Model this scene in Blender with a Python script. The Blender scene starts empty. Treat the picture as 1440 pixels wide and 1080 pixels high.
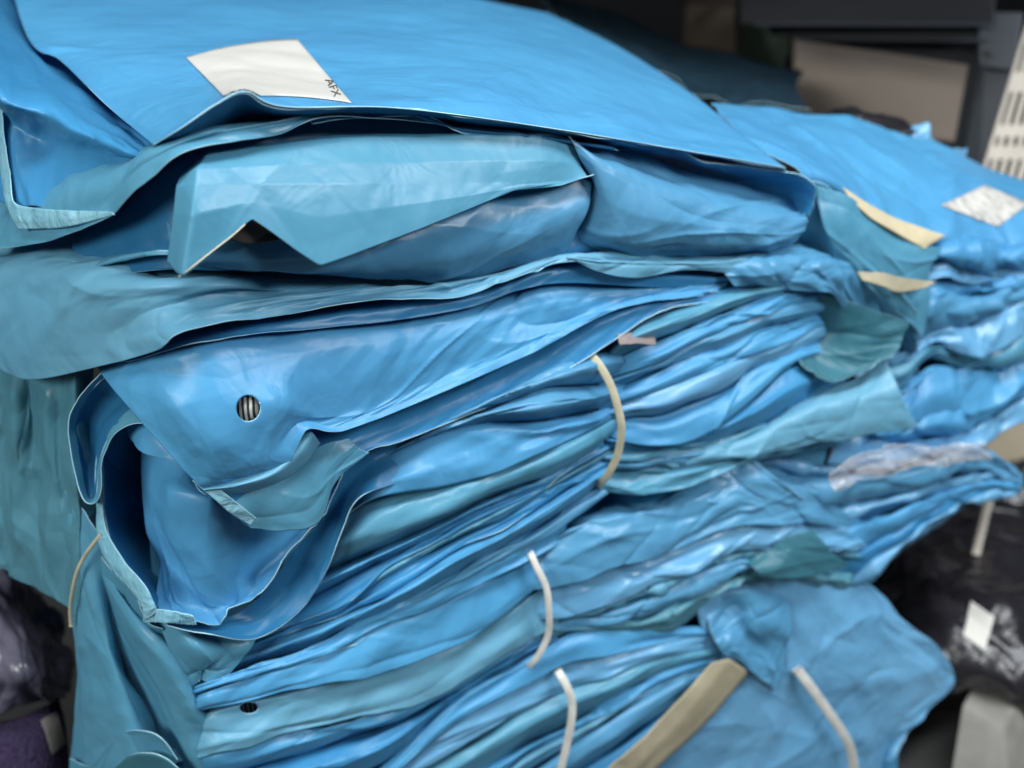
import bpy, bmesh, math, random
import numpy as np
from mathutils import Vector, Matrix
from mathutils.bvhtree import BVHTree

# ------------------------------------------------------------------ camera, world, lamps, exposure
SC = bpy.context.scene
COL = SC.collection
PITCH = math.radians(28.0)
CAM_H = 0.62
FPX = 1400.0
cam = bpy.data.cameras.new("camera")
cam.sensor_width = 36.0
cam.lens = 35.0
cam.clip_start = 0.01
cam.clip_end = 60.0
cam.dof.use_dof = True
cam.dof.focus_distance = 0.375
cam.dof.aperture_fstop = 7.0
camo = bpy.data.objects.new("camera", cam)
COL.objects.link(camo)
camo.location = (0, 0, CAM_H)
camo.rotation_euler = (math.pi / 2 - PITCH, 0, 0)
SC.camera = camo

W = bpy.data.worlds.new("World")
SC.world = W
W.use_nodes = True
W.node_tree.nodes["Background"].inputs[0].default_value = (0.62, 0.74, 0.86, 1)
W.node_tree.nodes["Background"].inputs[1].default_value = 0.05

def area(name, loc, target, sx, sy, power, color):
    l = bpy.data.lights.new(name, 'AREA')
    l.shape = 'RECTANGLE'; l.size = sx; l.size_y = sy
    l.energy = power; l.color = color
    o = bpy.data.objects.new(name, l)
    COL.objects.link(o)
    o.location = loc
    d = Vector(target) - Vector(loc)
    o.rotation_euler = d.to_track_quat('-Z', 'Y').to_euler()
    return o
# strip lamp above the stack; two unseen fill lights added to brighten its sides
area("ceiling_lamp", (0.25, 0.05, 1.67), (0.05, 0.42, 0.47), 1.3, 0.30, 22.0, (0.95, 0.98, 1.0))
area("left_fill", (-1.25, -0.9, 1.35), (0.0, 0.45, 0.37), 1.2, 0.5, 24.0, (0.98, 1.0, 0.97))
area("right_fill", (1.5, -0.1, 1.42), (0.3, 0.6, 0.32), 0.9, 0.4, 21.0, (0.92, 0.96, 1.0))

SC.view_settings.view_transform = 'Standard'
SC.view_settings.look = 'None'
SC.view_settings.exposure = 0.06
SC.view_settings.gamma = 1.0
SC.cycles.use_denoising = True
SC.cycles.max_bounces = 10
SC.cycles.transparent_max_bounces = 8

# ------------------------------------------------------------------ picture point -> place
FWD = np.array([0, math.cos(PITCH), -math.sin(PITCH)])
UP = np.array([0, math.sin(PITCH), math.cos(PITCH)])
RT = np.array([1.0, 0, 0])
ORG = np.array([0, 0, CAM_H])
BX = [-200, -100, 0, 100, 200, 270, 400, 850, 1290, 1440, 1700]
BD = [.56, .50, .455, .405, .37, .362, .385, .475, .60, .66, .76]
def ray(x, y):
    return FWD + RT * (x - 720) / FPX + UP * (540 - y) / FPX
def fdepth(x, y, o=0.0):
    """depth of the front of the stack; o = cm that the film stands proud of it"""
    z0 = np.interp(x, BX, BD)
    return z0 / (1 + (540 - y) / FPX * 0.53) - o / 100.0
def P(p):
    x, y = p[0], p[1]
    o = p[2] if len(p) > 2 else 0.0
    k = p[3] if len(p) > 3 else 'F'
    r = ray(x, y)
    if k == 'F': d = fdepth(x, y, o)
    elif k == 'D': d = o
    elif k == 'T': d = (-0.085 + o / 100.0) / r[2]       # level at o cm about the stack's top
    elif k == 'G': d = (o / 100.0 - CAM_H) / r[2]        # at o cm above the ground
    return ORG + r * d

# ------------------------------------------------------------------ numeric helpers
def vnoise(rs, u, v, cell):
    G = rs.standard_normal((64, 64))
    a = u / cell + 100.3; b = v / cell + 100.7
    i = np.floor(a).astype(int); j = np.floor(b).astype(int)
    fa = a - i; fb = b - j
    fa = fa * fa * (3 - 2 * fa); fb = fb * fb * (3 - 2 * fb)
    i0 = i % 64; i1 = (i + 1) % 64; j0 = j % 64; j1 = (j + 1) % 64
    return (G[i0, j0] * (1 - fa) * (1 - fb) + G[i1, j0] * fa * (1 - fb) +
            G[i0, j1] * (1 - fa) * fb + G[i1, j1] * fa * fb)

def facet(rs, u, v, cell):
    """flat facets meeting in sharp folds, like pressed film: a triangulated random surface"""
    wu = u + cell * .55 * vnoise(rs, u, v, cell * 2.1) * .6
    wv = v + cell * .55 * vnoise(rs, u, v, cell * 2.3) * .6
    th = rs.uniform(0, math.pi)
    a = (wu * math.cos(th) + wv * math.sin(th)) / cell + 60.2; b = (-wu * math.sin(th) + wv * math.cos(th)) / cell * .75 + 60.6
    G = rs.standard_normal((64, 64))
    i = np.floor(a).astype(int); j = np.floor(b).astype(int)
    fa = a - i; fb = b - j
    i0 = i % 64; i1 = (i + 1) % 64; j0 = j % 64; j1 = (j + 1) % 64
    z00, z10, z01, z11 = G[i0, j0], G[i1, j0], G[i0, j1], G[i1, j1]
    lo = z00 + (z10 - z00) * fa + (z01 - z00) * fb
    hi = z11 + (z01 - z11) * (1 - fa) + (z10 - z11) * (1 - fb)
    return np.where(fa + fb < 1, lo, hi)

def resample_row(pts, n):
    pts = np.asarray(pts, float)
    if len(pts) == n: return pts
    s = np.r_[0, np.cumsum(np.linalg.norm(np.diff(pts, axis=0), axis=1))]
    t = np.linspace(0, s[-1], n)
    return np.stack([np.interp(t, s, pts[:, k]) for k in range(3)], 1)

def cr(A, n, smooth):
    """interpolate the control points along axis 0 to n samples"""
    m = len(A)
    if m == 2: smooth = 0.0
    t = np.linspace(0, m - 1, n)
    i = np.clip(np.floor(t).astype(int), 0, m - 2)
    f = (t - i).reshape((-1,) + (1,) * (A.ndim - 1))
    p1 = A[i]; p2 = A[i + 1]
    lin = p1 * (1 - f) + p2 * f
    if smooth <= 0: return lin
    ext = np.concatenate([[2 * A[0] - A[1]], A, [2 * A[-1] - A[-2]]])
    p0 = ext[i]; p3 = ext[i + 3]
    c = 0.5 * ((2 * p1) + (-p0 + p2) * f + (2 * p0 - 5 * p1 + 4 * p2 - p3) * f ** 2 + (-p0 + 3 * p1 - 3 * p2 + p3) * f ** 3)
    return lin * (1 - smooth) + c * smooth

def creases(rs, u, v, n, ang, spread, ln, amp, width):
    """n random pressed-in fold lines of limited length"""
    h = np.zeros_like(u)
    U1, V1 = u.max(), v.max()
    for k in range(n):
        cu, cv = rs.uniform(0, U1), rs.uniform(0, V1)
        a = math.radians(ang + rs.normal(0, spread))
        L = ln * rs.uniform(.4, 1.5); w = width * rs.uniform(.5, 1.8)
        A = amp * rs.uniform(.3, 1.2) * rs.choice([-1, 1])
        bend = rs.normal(0, .06)
        p = (u - cu) * math.cos(a) + (v - cv) * math.sin(a)
        q = -(u - cu) * math.sin(a) + (v - cv) * math.cos(a) + bend * p * p / max(L, .1)
        one = rs.uniform(.25, 1.0)
        ww = np.where(q > 0, w, w * one * 2)
        h += A * np.exp(-np.abs(q) / ww) * np.exp(-(p / L) ** 2)
    return h

# ------------------------------------------------------------------ materials
def mat_new(name):
    m = bpy.data.materials.new(name); m.use_nodes = True
    nt = m.node_tree; nt.nodes.clear()
    return m, nt, nt.nodes, nt.links

def film(name, col, col2=None, rough=.38, trans=.17, bump=.28, scale=1.0, spec=.45, through=None):
    """pigmented polythene film: soft sheen, lets a little light through, fine crumple relief"""
    m, nt, N, L = mat_new(name)
    out = N.new('ShaderNodeOutputMaterial')
    pr = N.new('ShaderNodeBsdfPrincipled')
    tc = N.new('ShaderNodeTexCoord')
    n1 = N.new('ShaderNodeTexNoise'); n1.inputs['Scale'].default_value = 9 * scale; n1.inputs['Detail'].default_value = 4
    L.new(tc.outputs['Object'], n1.inputs['Vector'])
    cr_ = N.new('ShaderNodeValToRGB')
    c2 = col2 or tuple(c * .86 for c in col)
    cr_.color_ramp.elements[0].position = .36; cr_.color_ramp.elements[0].color = (*c2, 1)
    cr_.color_ramp.elements[1].position = .64; cr_.color_ramp.elements[1].color = (*col, 1)
    L.new(n1.outputs['Fac'], cr_.inputs['Fac'])
    L.new(cr_.outputs['Color'], pr.inputs['Base Color'])
    nr = N.new('ShaderNodeTexNoise'); nr.inputs['Scale'].default_value = 60; nr.inputs['Detail'].default_value = 3
    L.new(tc.outputs['Object'], nr.inputs['Vector'])
    mr = N.new('ShaderNodeMapRange'); mr.inputs['To Min'].default_value = rough - .07; mr.inputs['To Max'].default_value = rough + .12
    L.new(nr.outputs['Fac'], mr.inputs['Value']); L.new(mr.outputs['Result'], pr.inputs['Roughness'])
    pr.inputs['Specular IOR Level'].default_value = spec
    # relief: long soft dents + fine pressed crumple
    n2 = N.new('ShaderNodeTexNoise'); n2.inputs['Scale'].default_value = 38 * scale; n2.inputs['Detail'].default_value = 3; n2.inputs['Distortion'].default_value = .6
    vo = N.new('ShaderNodeTexVoronoi'); vo.feature = 'DISTANCE_TO_EDGE'; vo.inputs['Scale'].default_value = 55 * scale
    wp = N.new('ShaderNodeVectorMath'); wp.operation = 'ADD'
    sc = N.new('ShaderNodeVectorMath'); sc.operation = 'SCALE'; sc.inputs['Scale'].default_value = .03
    L.new(n1.outputs['Color'], sc.inputs[0]); L.new(tc.outputs['Object'], wp.inputs[0]); L.new(sc.outputs[0], wp.inputs[1])
    L.new(tc.outputs['Object'], n2.inputs['Vector']); L.new(wp.outputs[0], vo.inputs['Vector'])
    b1 = N.new('ShaderNodeBump'); b1.inputs['Strength'].default_value = bump; b1.inputs['Distance'].default_value = .004
    b2 = N.new('ShaderNodeBump'); b2.inputs['Strength'].default_value = bump * .35; b2.inputs['Distance'].default_value = .002
    L.new(n2.outputs['Fac'], b1.inputs['Height'])
    L.new(vo.outputs['Distance'], b2.inputs['Height']); L.new(b1.outputs['Normal'], b2.inputs['Normal'])
    L.new(b2.outputs['Normal'], pr.inputs['Normal'])
    if trans > 0:
        tr = N.new('ShaderNodeBsdfTranslucent')
        tr.inputs['Color'].default_value = (*(through or (col[0] * .5, col[1] * 1.05, min(1, col[2] * 1.08))), 1)
        L.new(b1.outputs['Normal'], tr.inputs['Normal'])
        mx = N.new('ShaderNodeMixShader'); mx.inputs[0].default_value = trans
        L.new(pr.outputs[0], mx.inputs[1]); L.new(tr.outputs[0], mx.inputs[2]); L.new(mx.outputs[0], out.inputs[0])
    else:
        L.new(pr.outputs[0], out.inputs[0])
    return m

def plain(name, col, rough=.6, spec=.3, noise=.12, nscale=40, bump=.1, metal=0.0, stripes=None):
    m, nt, N, L = mat_new(name)
    out = N.new('ShaderNodeOutputMaterial'); pr = N.new('ShaderNodeBsdfPrincipled')
    L.new(pr.outputs[0], out.inputs[0])
    tc = N.new('ShaderNodeTexCoord')
    n = N.new('ShaderNodeTexNoise'); n.inputs['Scale'].default_value = nscale; n.inputs['Detail'].default_value = 5
    L.new(tc.outputs['Object'], n.inputs['Vector'])
    r = N.new('ShaderNodeValToRGB')
    r.color_ramp.elements[0].position = .3; r.color_ramp.elements[0].color = (*[c * (1 - noise * 2) for c in col], 1)
    r.color_ramp.elements[1].position = .7; r.color_ramp.elements[1].color = (*[min(1, c * (1 + noise)) for c in col], 1)
    L.new(n.outputs['Fac'], r.inputs['Fac'])
    L.new(r.outputs['Color'], pr.inputs['Base Color'])
    if stripes:
        w = N.new('ShaderNodeTexWave'); w.inputs['Scale'].default_value = stripes[0]; w.inputs['Distortion'].default_value = 1.2; w.inputs['Detail Scale'].default_value = 1.0
        w.bands_direction = 'X'
        L.new(tc.outputs['Object'], w.inputs['Vector'])
        mx = N.new('ShaderNodeMix'); mx.data_type = 'RGBA'
        rr = N.new('ShaderNodeValToRGB'); rr.color_ramp.elements[0].position = .4; rr.color_ramp.elements[1].position = .55
        L.new(w.outputs['Color'], rr.inputs['Fac']); L.new(rr.outputs['Color'], mx.inputs[0])
        mx.inputs[6].default_value = (*stripes[1], 1); L.new(r.outputs['Color'], mx.inputs[7])
        L.new(mx.outputs[2], pr.inputs['Base Color'])
    b = N.new('ShaderNodeBump'); b.inputs['Strength'].default_value = bump; b.inputs['Distance'].default_value = .003
    L.new(n.outputs['Fac'], b.inputs['Height']); L.new(b.outputs['Normal'], pr.inputs['Normal'])
    pr.inputs['Roughness'].default_value = rough; pr.inputs['Specular IOR Level'].default_value = spec; pr.inputs['Metallic'].default_value = metal
    return m

M = {}  # film tints stand in for stacking and lighting on one blue plastic
M['sky'] = film('blue_film', (.10, .405, .70), (.09, .355, .64), rough=.37, bump=.35)
M['teal'] = film('teal_blue_film', (.125, .38, .54), (.10, .34, .50), rough=.32)
M['cyan'] = film('light_cyan_film', (.17, .44, .61), (.14, .395, .57), rough=.38)
M['deep'] = film('shade_deepened_film', (.035, .22, .43), (.025, .18, .38), rough=.40, trans=.28)  # bag insides: shade and blue bounce light put into a deeper colour
M['green'] = film('less_lit_green_film', (.055, .20, .26), (.04, .16, .215), rough=.40)  # greenish film, darkened in colour for ends and hollows that get little light
M['shade_teal'] = film('less_lit_teal_film', (.11, .31, .40), (.085, .265, .35), rough=.36)  # teal lowered in colour for sheets that the pile shades
M['sheen_blue'] = film('sheen_tinted_film', (.18, .46, .72), (.15, .42, .68), rough=.28, spec=.6)  # whitish sheen put into a lighter base colour, besides lower roughness
M['blue'] = film('mid_blue_film', (.06, .31, .59), (.045, .27, .54), rough=.36)
M['pale'] = film('cloudy_blue_film', (.12, .37, .60), (.095, .33, .555), rough=.32, spec=.5)
M['rim'] = plain('cut_film_edge', (.50, .80, .90), rough=.5, noise=.1)
M['seal'] = film('heat_sealed_film', (.30, .60, .72), (.22, .52, .66), rough=.35, bump=.6, scale=3)
M['paper'] = plain('white_label_paper', (.62, .61, .57), rough=.45, noise=.03, bump=.03)
M['ink'] = plain('grey_label_ink', (.10, .10, .10), rough=.6)
M['rubber'] = plain('cream_rubber', (.62, .58, .42), rough=.4, spec=.5, noise=.1, nscale=120)
M['whiterubber'] = plain('white_rubber', (.75, .74, .68), rough=.35, spec=.5, noise=.08, nscale=120)
M['cream'] = plain('cream_card', (.60, .52, .34), rough=.6, noise=.12, nscale=25)
M['card'] = plain('brown_cardboard', (.30, .25, .21), rough=.8, noise=.10, nscale=6)
M['steel'] = plain('grey_painted_steel', (.055, .065, .08), rough=.45, spec=.4, noise=.08, nscale=8)
M['darksteel'] = plain('dark_painted_steel', (.016, .018, .024), rough=.5, noise=.1, nscale=8)
M['paleplate'] = plain('cream_painted_plate', (.62, .57, .50), rough=.5, noise=.05)
M['slot'] = plain('dark_slot', (.05, .04, .03), rough=.8)
M['dark'] = plain('dark_store', (.010, .011, .014), rough=.8)
M['floor'] = plain('grey_concrete', (.05, .05, .05), rough=.8, nscale=12)
M['knit'] = plain('grey_striped_knit', (.62, .62, .56), rough=.9, stripes=(170, (.03, .035, .04)), nscale=300)
M['brownish'] = plain('brown_cloth', (.10, .09, .08), rough=.9)
M['black'] = film('black_film', (.020, .019, .024), rough=.28, trans=0, bump=.8, scale=.8, spec=.6)
M['greycard'] = plain('grey_card', (.25, .24, .22), rough=.7)

# ------------------------------------------------------------------ object helpers
def tag(o, label=None, cat=None, group=None, kind=None):
    if label: o['label'] = label
    if cat: o['category'] = cat
    if group: o['group'] = group
    if kind: o['kind'] = kind
    return o

def link(name, me, mats, parent=None):
    o = bpy.data.objects.new(name, me)
    for m in (mats if isinstance(mats, (list, tuple)) else [mats]): me.materials.append(m)
    COL.objects.link(o)
    if parent is not None:
        o.parent = parent
        o.matrix_parent_inverse = parent.matrix_world.inverted() if parent.type != 'EMPTY' else Matrix.Translation(parent.location).inverted()
    return o

def empty(name, p, label, cat, group=None):
    o = bpy.data.objects.new(name, None); COL.objects.link(o)
    o.empty_display_size = .02
    o.location = tuple(P(p)) if not isinstance(p, Vector) else p
    return tag(o, label, cat, group)

def sheet(name, rows, mat, parent=None, n=(150, 60), su=1.0, sv=1.0, und=1.2, cell=3.0, cre=14, camp=1.4,
          ang=0, spread=35, clen=3.0, cw=.25, seed=1, th=.4, rim='rim', hole=None, pin=0.0, fine=.07, fac=.45, fcell=2.0):
    """a sheet of film through rows of control points; und/camp in mm, cell/clen/cw in cm, th in mm"""
    rs = np.random.RandomState(seed * 7 + 3)
    m = max(len(r) for r in rows)
    ctl = [resample_row([P(p) for p in r], m) for r in rows]
    A = np.stack(ctl)                                   # rows x cols x 3
    nu, nv = n
    A = cr(A, nv, sv)                                   # nv x cols x 3
    A = cr(A.transpose(1, 0, 2), nu, su)                # nu x nv x 3
    du = np.gradient(A, axis=0); dv = np.gradient(A, axis=1)
    nr = np.cross(du, dv); nr /= (np.linalg.norm(nr, axis=2, keepdims=True) + 1e-12)
    lu = np.linalg.norm(du, axis=2).mean(1); lv = np.linalg.norm(dv, axis=2).mean(0)
    u = (np.cumsum(lu) - lu[0])[:, None] * 100 * np.ones((1, nv))
    v = (np.cumsum(lv) - lv[0])[None, :] * 100 * np.ones((nu, 1))
    h = und * (vnoise(rs, u, v, cell) + .5 * vnoise(rs, u, v, cell * .45)) * .6
    h += fine * vnoise(rs, u, v, .55)
    if fac: h += fac * (.75 * facet(rs, u, v, fcell) + .35 * facet(rs, u, v, fcell * .42))
    if cre: h += creases(rs, u, v, cre, ang, spread, clen, camp, cw)
    if pin > 0:
        e = np.minimum(np.minimum(u, u.max() - u), np.minimum(v, v.max() - v))
        h *= np.clip(e / pin, 0, 1)
    A = A + nr * (h * .001)[:, :, None]
    idx = np.arange(nu * nv).reshape(nu, nv)
    q = np.stack([idx[:-1, :-1], idx[1:, :-1], idx[1:, 1:], idx[:-1, 1:]], -1).reshape(-1, 4)
    V = A.reshape(-1, 3)
    if hole:
        R = V - ORG; z = R @ FWD
        px = 720 + FPX * (R @ RT) / z; py = 540 - FPX * (R @ UP) / z
        hx, hy, hr, asp = hole
        dx = px - hx; dy = (py - hy) / asp; rr = np.hypot(dx, dy)
        cx = rr[q].mean(1)
        keep = cx > hr
        near = np.zeros(len(V), bool); near[q[~keep].ravel()] = True
        still = np.zeros(len(V), bool); still[q[keep].ravel()] = True
        for k in np.where(near & still)[0]:             # pull the border onto the punched outline
            f = hr / max(rr[k], 1e-3)
            nx = hx + dx[k] * f; ny = hy + dy[k] * f * asp
            V[k] = ORG + ray(nx, ny) * z[k]
        q = q[keep]
    me = bpy.data.meshes.new(name)
    me.from_pydata(V.tolist(), [], q.tolist())
    me.polygons.foreach_set('use_smooth', [True] * len(me.polygons))
    me.update()
    o = link(name, me, [M[mat], M[rim]], parent)
    s = o.modifiers.new('film', 'SOLIDIFY'); s.thickness = th / 1000; s.offset = 0; s.material_offset_rim = 1
    o['_n'] = 1
    SHEETS[o.name] = (V, q)
    return o
SHEETS = {}

def bvh_of(o):
    V, q = SHEETS[o.name]
    return BVHTree.FromPolygons([tuple(p) for p in V], [tuple(map(int, f)) for f in q])

def on_sheet(bvh, x, y, lift=.0006):
    r = ray(x, y); r = r / np.linalg.norm(r)
    hit, nrm, i, d = bvh.ray_cast(Vector(ORG), Vector(r))
    if hit is None: return None
    if nrm.dot(Vector(r)) > 0: nrm = -nrm
    return hit + nrm * lift

def patch(name, corners, bvh, mat, parent, n=(24, 18), lift=.0006, bulge=(0, 0)):
    """a sticker lying on a sheet; corners tl, tr, br, bl in the picture"""
    tl, tr, br, bl = [np.array(c, float) for c in corners]
    V = []
    for j in range(n[1] + 1):
        for i in range(n[0] + 1):
            s, t = i / n[0], j / n[1]
            p = tl * (1 - s) * (1 - t) + tr * s * (1 - t) + br * s * t + bl * (1 - s) * t
            p = p + np.array([4 * t * (1 - t) * bulge[0], 4 * s * (1 - s) * bulge[1]])
            w = on_sheet(bvh, p[0], p[1], lift)
            for k in range(12):
                if w is None: w = on_sheet(bvh, p[0], p[1] - 2 * (k + 1), lift)
            V.append(w)
    for k, w in enumerate(V):
        if w is None:
            V[k] = next((V[j] for j in range(k, -1, -1) if V[j] is not None), None) or next(x for x in V if x is not None)
    q = []
    a = n[0] + 1
    for j in range(n[1]):
        for i in range(n[0]):
            q.append((j * a + i, j * a + i + 1, (j + 1) * a + i + 1, (j + 1) * a + i))
    me = bpy.data.meshes.new(name); me.from_pydata([tuple(v) for v in V], [], q)
    me.polygons.foreach_set('use_smooth', [True] * len(me.polygons)); me.update()
    o = link(name, me, mat, parent)
    s = o.modifiers.new('t', 'SOLIDIFY'); s.thickness = .0002; s.offset = 0
    return o

def bres(pts, m):
    pts = np.array(pts, float)
    xs = np.linspace(pts[0, 0], pts[-1, 0], m)
    return np.stack([xs, np.interp(xs, pts[:, 0], pts[:, 1])], 1)

def strata(name, up, lo, K, mats, parent, seed=1, over=.35, bulge=.8, nn=(150, 26), prof='mix', jit=.25, holes={}, oc=None, deep=-3.0, ws=None, kinds=None, sv=.55, bounds=None, **kw):
    """K folded layers lying on each other between two outlines, each layer a sheet of its own"""
    rs = np.random.RandomState(seed)
    m = len(up)
    up = np.array([(p[0], p[1]) for p in up], float); lo = np.array([(p[0], p[1]) for p in lo], float)
    oc = np.zeros(m) if oc is None else np.array(oc, float)
    base = np.array(ws, float) if ws is not None else rs.uniform(.5, 1.6, K)
    K = len(base)
    ks = rs.normal(0, 1, (K, m)); ks = ks + np.roll(ks, 1, 1) * .8
    wt = base[:, None] * np.exp(ks * jit * 1.6)
    B = np.r_[np.zeros((1, m)), np.cumsum(wt, 0)]; B = B / B[-1:]
    if bounds is not None:
        K = len(bounds) - 1
    out = []
    for i in range(K):
        if bounds is not None:
            up = bres(bounds[i], m); lo = bres(bounds[i + 1], m); t0 = np.zeros(m); t1 = np.ones(m)
        else:
            t0 = B[i]; t1 = B[i + 1]
        kind = kinds[i % len(kinds)] if kinds else (prof if prof != 'mix' else ('edge' if rs.rand() < .5 else 'fold'))
        kind = {'e': 'edge', 'f': 'fold'}.get(kind, kind)
        hpx = np.linalg.norm((lo - up) * (t1 - t0)[:, None], axis=1)
        bl = np.clip(hpx / 38.0, .12, 1.2) * bulge
        if kind == 'fold':
            S = [(-.10, deep), (0.0, -1.3), (.08, .25), (.30, .80), (.66, 1.0), (.90, .55), (1.0, -.7), (1.05, deep)]
        elif kind == 'p':
            S = [(-.10, deep), (0.0, -.9), (.10, .1), (.42, .85), (.50, .95), (.60, .85), (.92, .0), (1.0, -1.0), (1.04, deep)]
        else:
            S = [(-.12, deep), (0.0, -.9), (.05, -.1), (.14, .12), (.5, .5), (.85, .78), (1.0 + over, .9)]
        rows = []
        for (s, oo) in S:
            r = []
            for c in range(m):
                t = t0[c] + (t1[c] - t0[c]) * s
                p = up[c] + (lo[c] - up[c]) * t
                o_ = oo if oo == deep else oo * bl[c]
                r.append((p[0], p[1], o_ + oc[c] + (.10 * rs.normal() if oo != deep else 0)))
            rows.append(r)
        k2 = dict(und=.5, cell=3.0, cre=10, camp=.7, ang=0, spread=14, clen=4.0, cw=.18, fine=.06)
        k2.update(kw)
        if i in holes: k2['hole'] = holes[i]
        out.append(sheet(name, rows, mats[i % len(mats)], parent, n=nn, seed=seed * 31 + i, sv=sv, **k2))
    return out

def tube(name, pts, w, t, mat, parent=None, n=60, wr=.0, seed=0):
    """a flat band along picture points: w wide (cm), t thick (cm)"""
    A = cr(np.stack([P(p) for p in pts]), n, 1.0)
    T = np.gradient(A, axis=0); T /= np.linalg.norm(T, axis=1, keepdims=True)
    V = []; F = []
    S = 12
    for i in range(n):
        view = A[i] - ORG; view /= np.linalg.norm(view)
        side = np.cross(T[i], view); side /= np.linalg.norm(side)
        nrm = np.cross(side, T[i])
        for k in range(S):
            a = 2 * math.pi * k / S
            c, s = math.cos(a), math.sin(a)
            c = math.copysign(abs(c) ** .6, c); s = math.copysign(abs(s) ** .6, s)
            V.append(tuple(A[i] + side * c * w / 200 + nrm * s * t / 200))
        if i:
            for k in range(S):
                F.append(((i - 1) * S + k, (i - 1) * S + (k + 1) % S, i * S + (k + 1) % S, i * S + k))
    F.append(tuple(range(S))); F.append(tuple(range((n - 1) * S, n * S))[::-1])
    me = bpy.data.meshes.new(name); me.from_pydata(V, [], F)
    me.polygons.foreach_set('use_smooth', [True] * len(me.polygons)); me.update()
    return link(name, me, mat, parent)

def slab(name, quad, depth_vec, mat, parent=None, bev=.0):
    """a solid with the four given world corners as its face, extruded by depth_vec"""
    V = [Vector(q) for q in quad] + [Vector(q) + Vector(depth_vec) for q in quad]
    F = [(0, 1, 2, 3), (7, 6, 5, 4), (0, 4, 5, 1), (1, 5, 6, 2), (2, 6, 7, 3), (3, 7, 4, 0)]
    me = bpy.data.meshes.new(name); me.from_pydata([tuple(v) for v in V], [], F); me.update()
    bm = bmesh.new(); bm.from_mesh(me); bmesh.ops.recalc_face_normals(bm, faces=bm.faces)
    if bev: bmesh.ops.bevel(bm, geom=bm.edges[:], offset=bev, segments=2, affect='EDGES', profile=.5)
    bm.to_mesh(me); bm.free()
    return link(name, me, mat, parent)

# ================================================================== THE SETTING
def setting():
    me = bpy.data.meshes.new('floor'); S = 6
    me.from_pydata([(-S, -S, 0), (S, -S, 0), (S, S, 0), (-S, S, 0)], [], [(0, 1, 2, 3)]); me.update()
    tag(link('floor', me, M['floor']), kind='structure')
    # dim back of the store behind the shelves
    me = bpy.data.meshes.new('wall')
    me.from_pydata([(-3, 3.2, 0), (3, 3.2, 0), (3, 3.2, 2.4), (-3, 3.2, 2.4)], [], [(0, 1, 2, 3)]); me.update()
    tag(link('wall', me, M['dark']), kind='structure')
setting()

def D(x, y, d): return tuple(P((x, y, d, 'D')))

# ---- steel rack: post, beams, perforated plate
rack = empty('shelf_rack', (1370, 235, 1.0, 'D'), 'dark grey painted steel shelf rack behind the bags, its post at the right edge', 'shelf')
slab('post', [D(1384, 60, 1.02), D(1432, 60, 1.00), D(1376, 300, 1.04), D(1340, 300, 1.06)], (0.0, .03, 0), M['steel'], rack, .002)
slab('beam', [D(1040, -8, 1.08), D(1400, -12, .98), D(1400, 32, .98), D(1040, 34, 1.08)], (0, .012, 0), M['darksteel'], rack, .002)
slab('beam', [D(1090, 36, 1.10), D(1395, 40, 1.00), D(1395, 54, 1.0), D(1090, 52, 1.10)], (0, .03, 0), M['darksteel'], rack, .002)
slab('beam', [D(1120, 57, 1.13), D(1392, 60, 1.03), D(1386, 96, 1.03), D(1240, 74, 1.08)], (0, .03, 0), M['darksteel'], rack, .002)
slab('beam', [D(1060, 33, 1.07), D(1398, 33, .975), D(1398, 37, .975), D(1060, 36, 1.07)], (0, .02, 0), M['steel'], rack, .001)
slab('beam', [D(1120, 53, 1.09), D(1390, 55, .99), D(1390, 59, .99), D(1120, 56, 1.09)], (0, .02, 0), M['steel'], rack, .001)
slab('bracket', [D(1376, 18, .995), D(1440, 18, .985), D(1428, 100, .99), D(1378, 94, 1.0)], (0, .006, 0), M['steel'], rack, .002)
slab('shelf_board', [(-1.0, .80, CAM_H + .05), (.50, .80, CAM_H + .05), (.62, 1.7, CAM_H + .05), (-1.0, 1.7, CAM_H + .05)], (0, 0, .02), M['steel'], rack, .001)
# shelf bolt
bm = bmesh.new(); bmesh.ops.create_cone(bm, cap_ends=True, segments=16, radius1=.0035, radius2=.003, depth=.003)
me = bpy.data.meshes.new('bolt'); bm.to_mesh(me); bm.free()
b = link('bolt', me, M['slot'], rack); b.location = Vector(D(1388, 75, .982)) - rack.location + Vector((0, 0, 0)); b.rotation_euler = (math.pi / 2 - PITCH, 0, 0)
b.matrix_parent_inverse = Matrix.Identity(4)

plate = empty('perforated_plate', (1390, 260, .97, 'D'), 'cream perforated metal upright with rows of slots beside the grey post', 'metal upright')
def plate_face():
    """plate with real slots, in its own plane"""
    a, b_, c, d = [Vector(D(*p)) for p in ((1444, 30, .93), (1498, 30, .92), (1424, 300, .96), (1362, 300, .97))]
    def at(s, t): return (a.lerp(b_, s)).lerp(d.lerp(c, s), t)
    xs = [0, .10, .19, .31, .42, .54, .65, .77, .87, 1.0]
    ys = [0, .10, .26, .36, .53, .59, .64, .71, .86, .91, .95, 1.0]
    V = []; F = []
    for y in ys:
        for x in xs: V.append(tuple(at(x, y)))
    w = len(xs)
    for j in range(len(ys) - 1):
        for i in range(w - 1):
            if i in (1, 3, 5, 7) and j in (1, 3, 5, 7, 9): continue
            F.append((j * w + i, j * w + i + 1, (j + 1) * w + i + 1, (j + 1) * w + i))
    me = bpy.data.meshes.new('plate'); me.from_pydata(V, [], F); me.update()
    o = link('plate', me, M['paleplate'], plate)
    s = o.modifiers.new('t', 'SOLIDIFY'); s.thickness = .004
plate_face()

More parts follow.
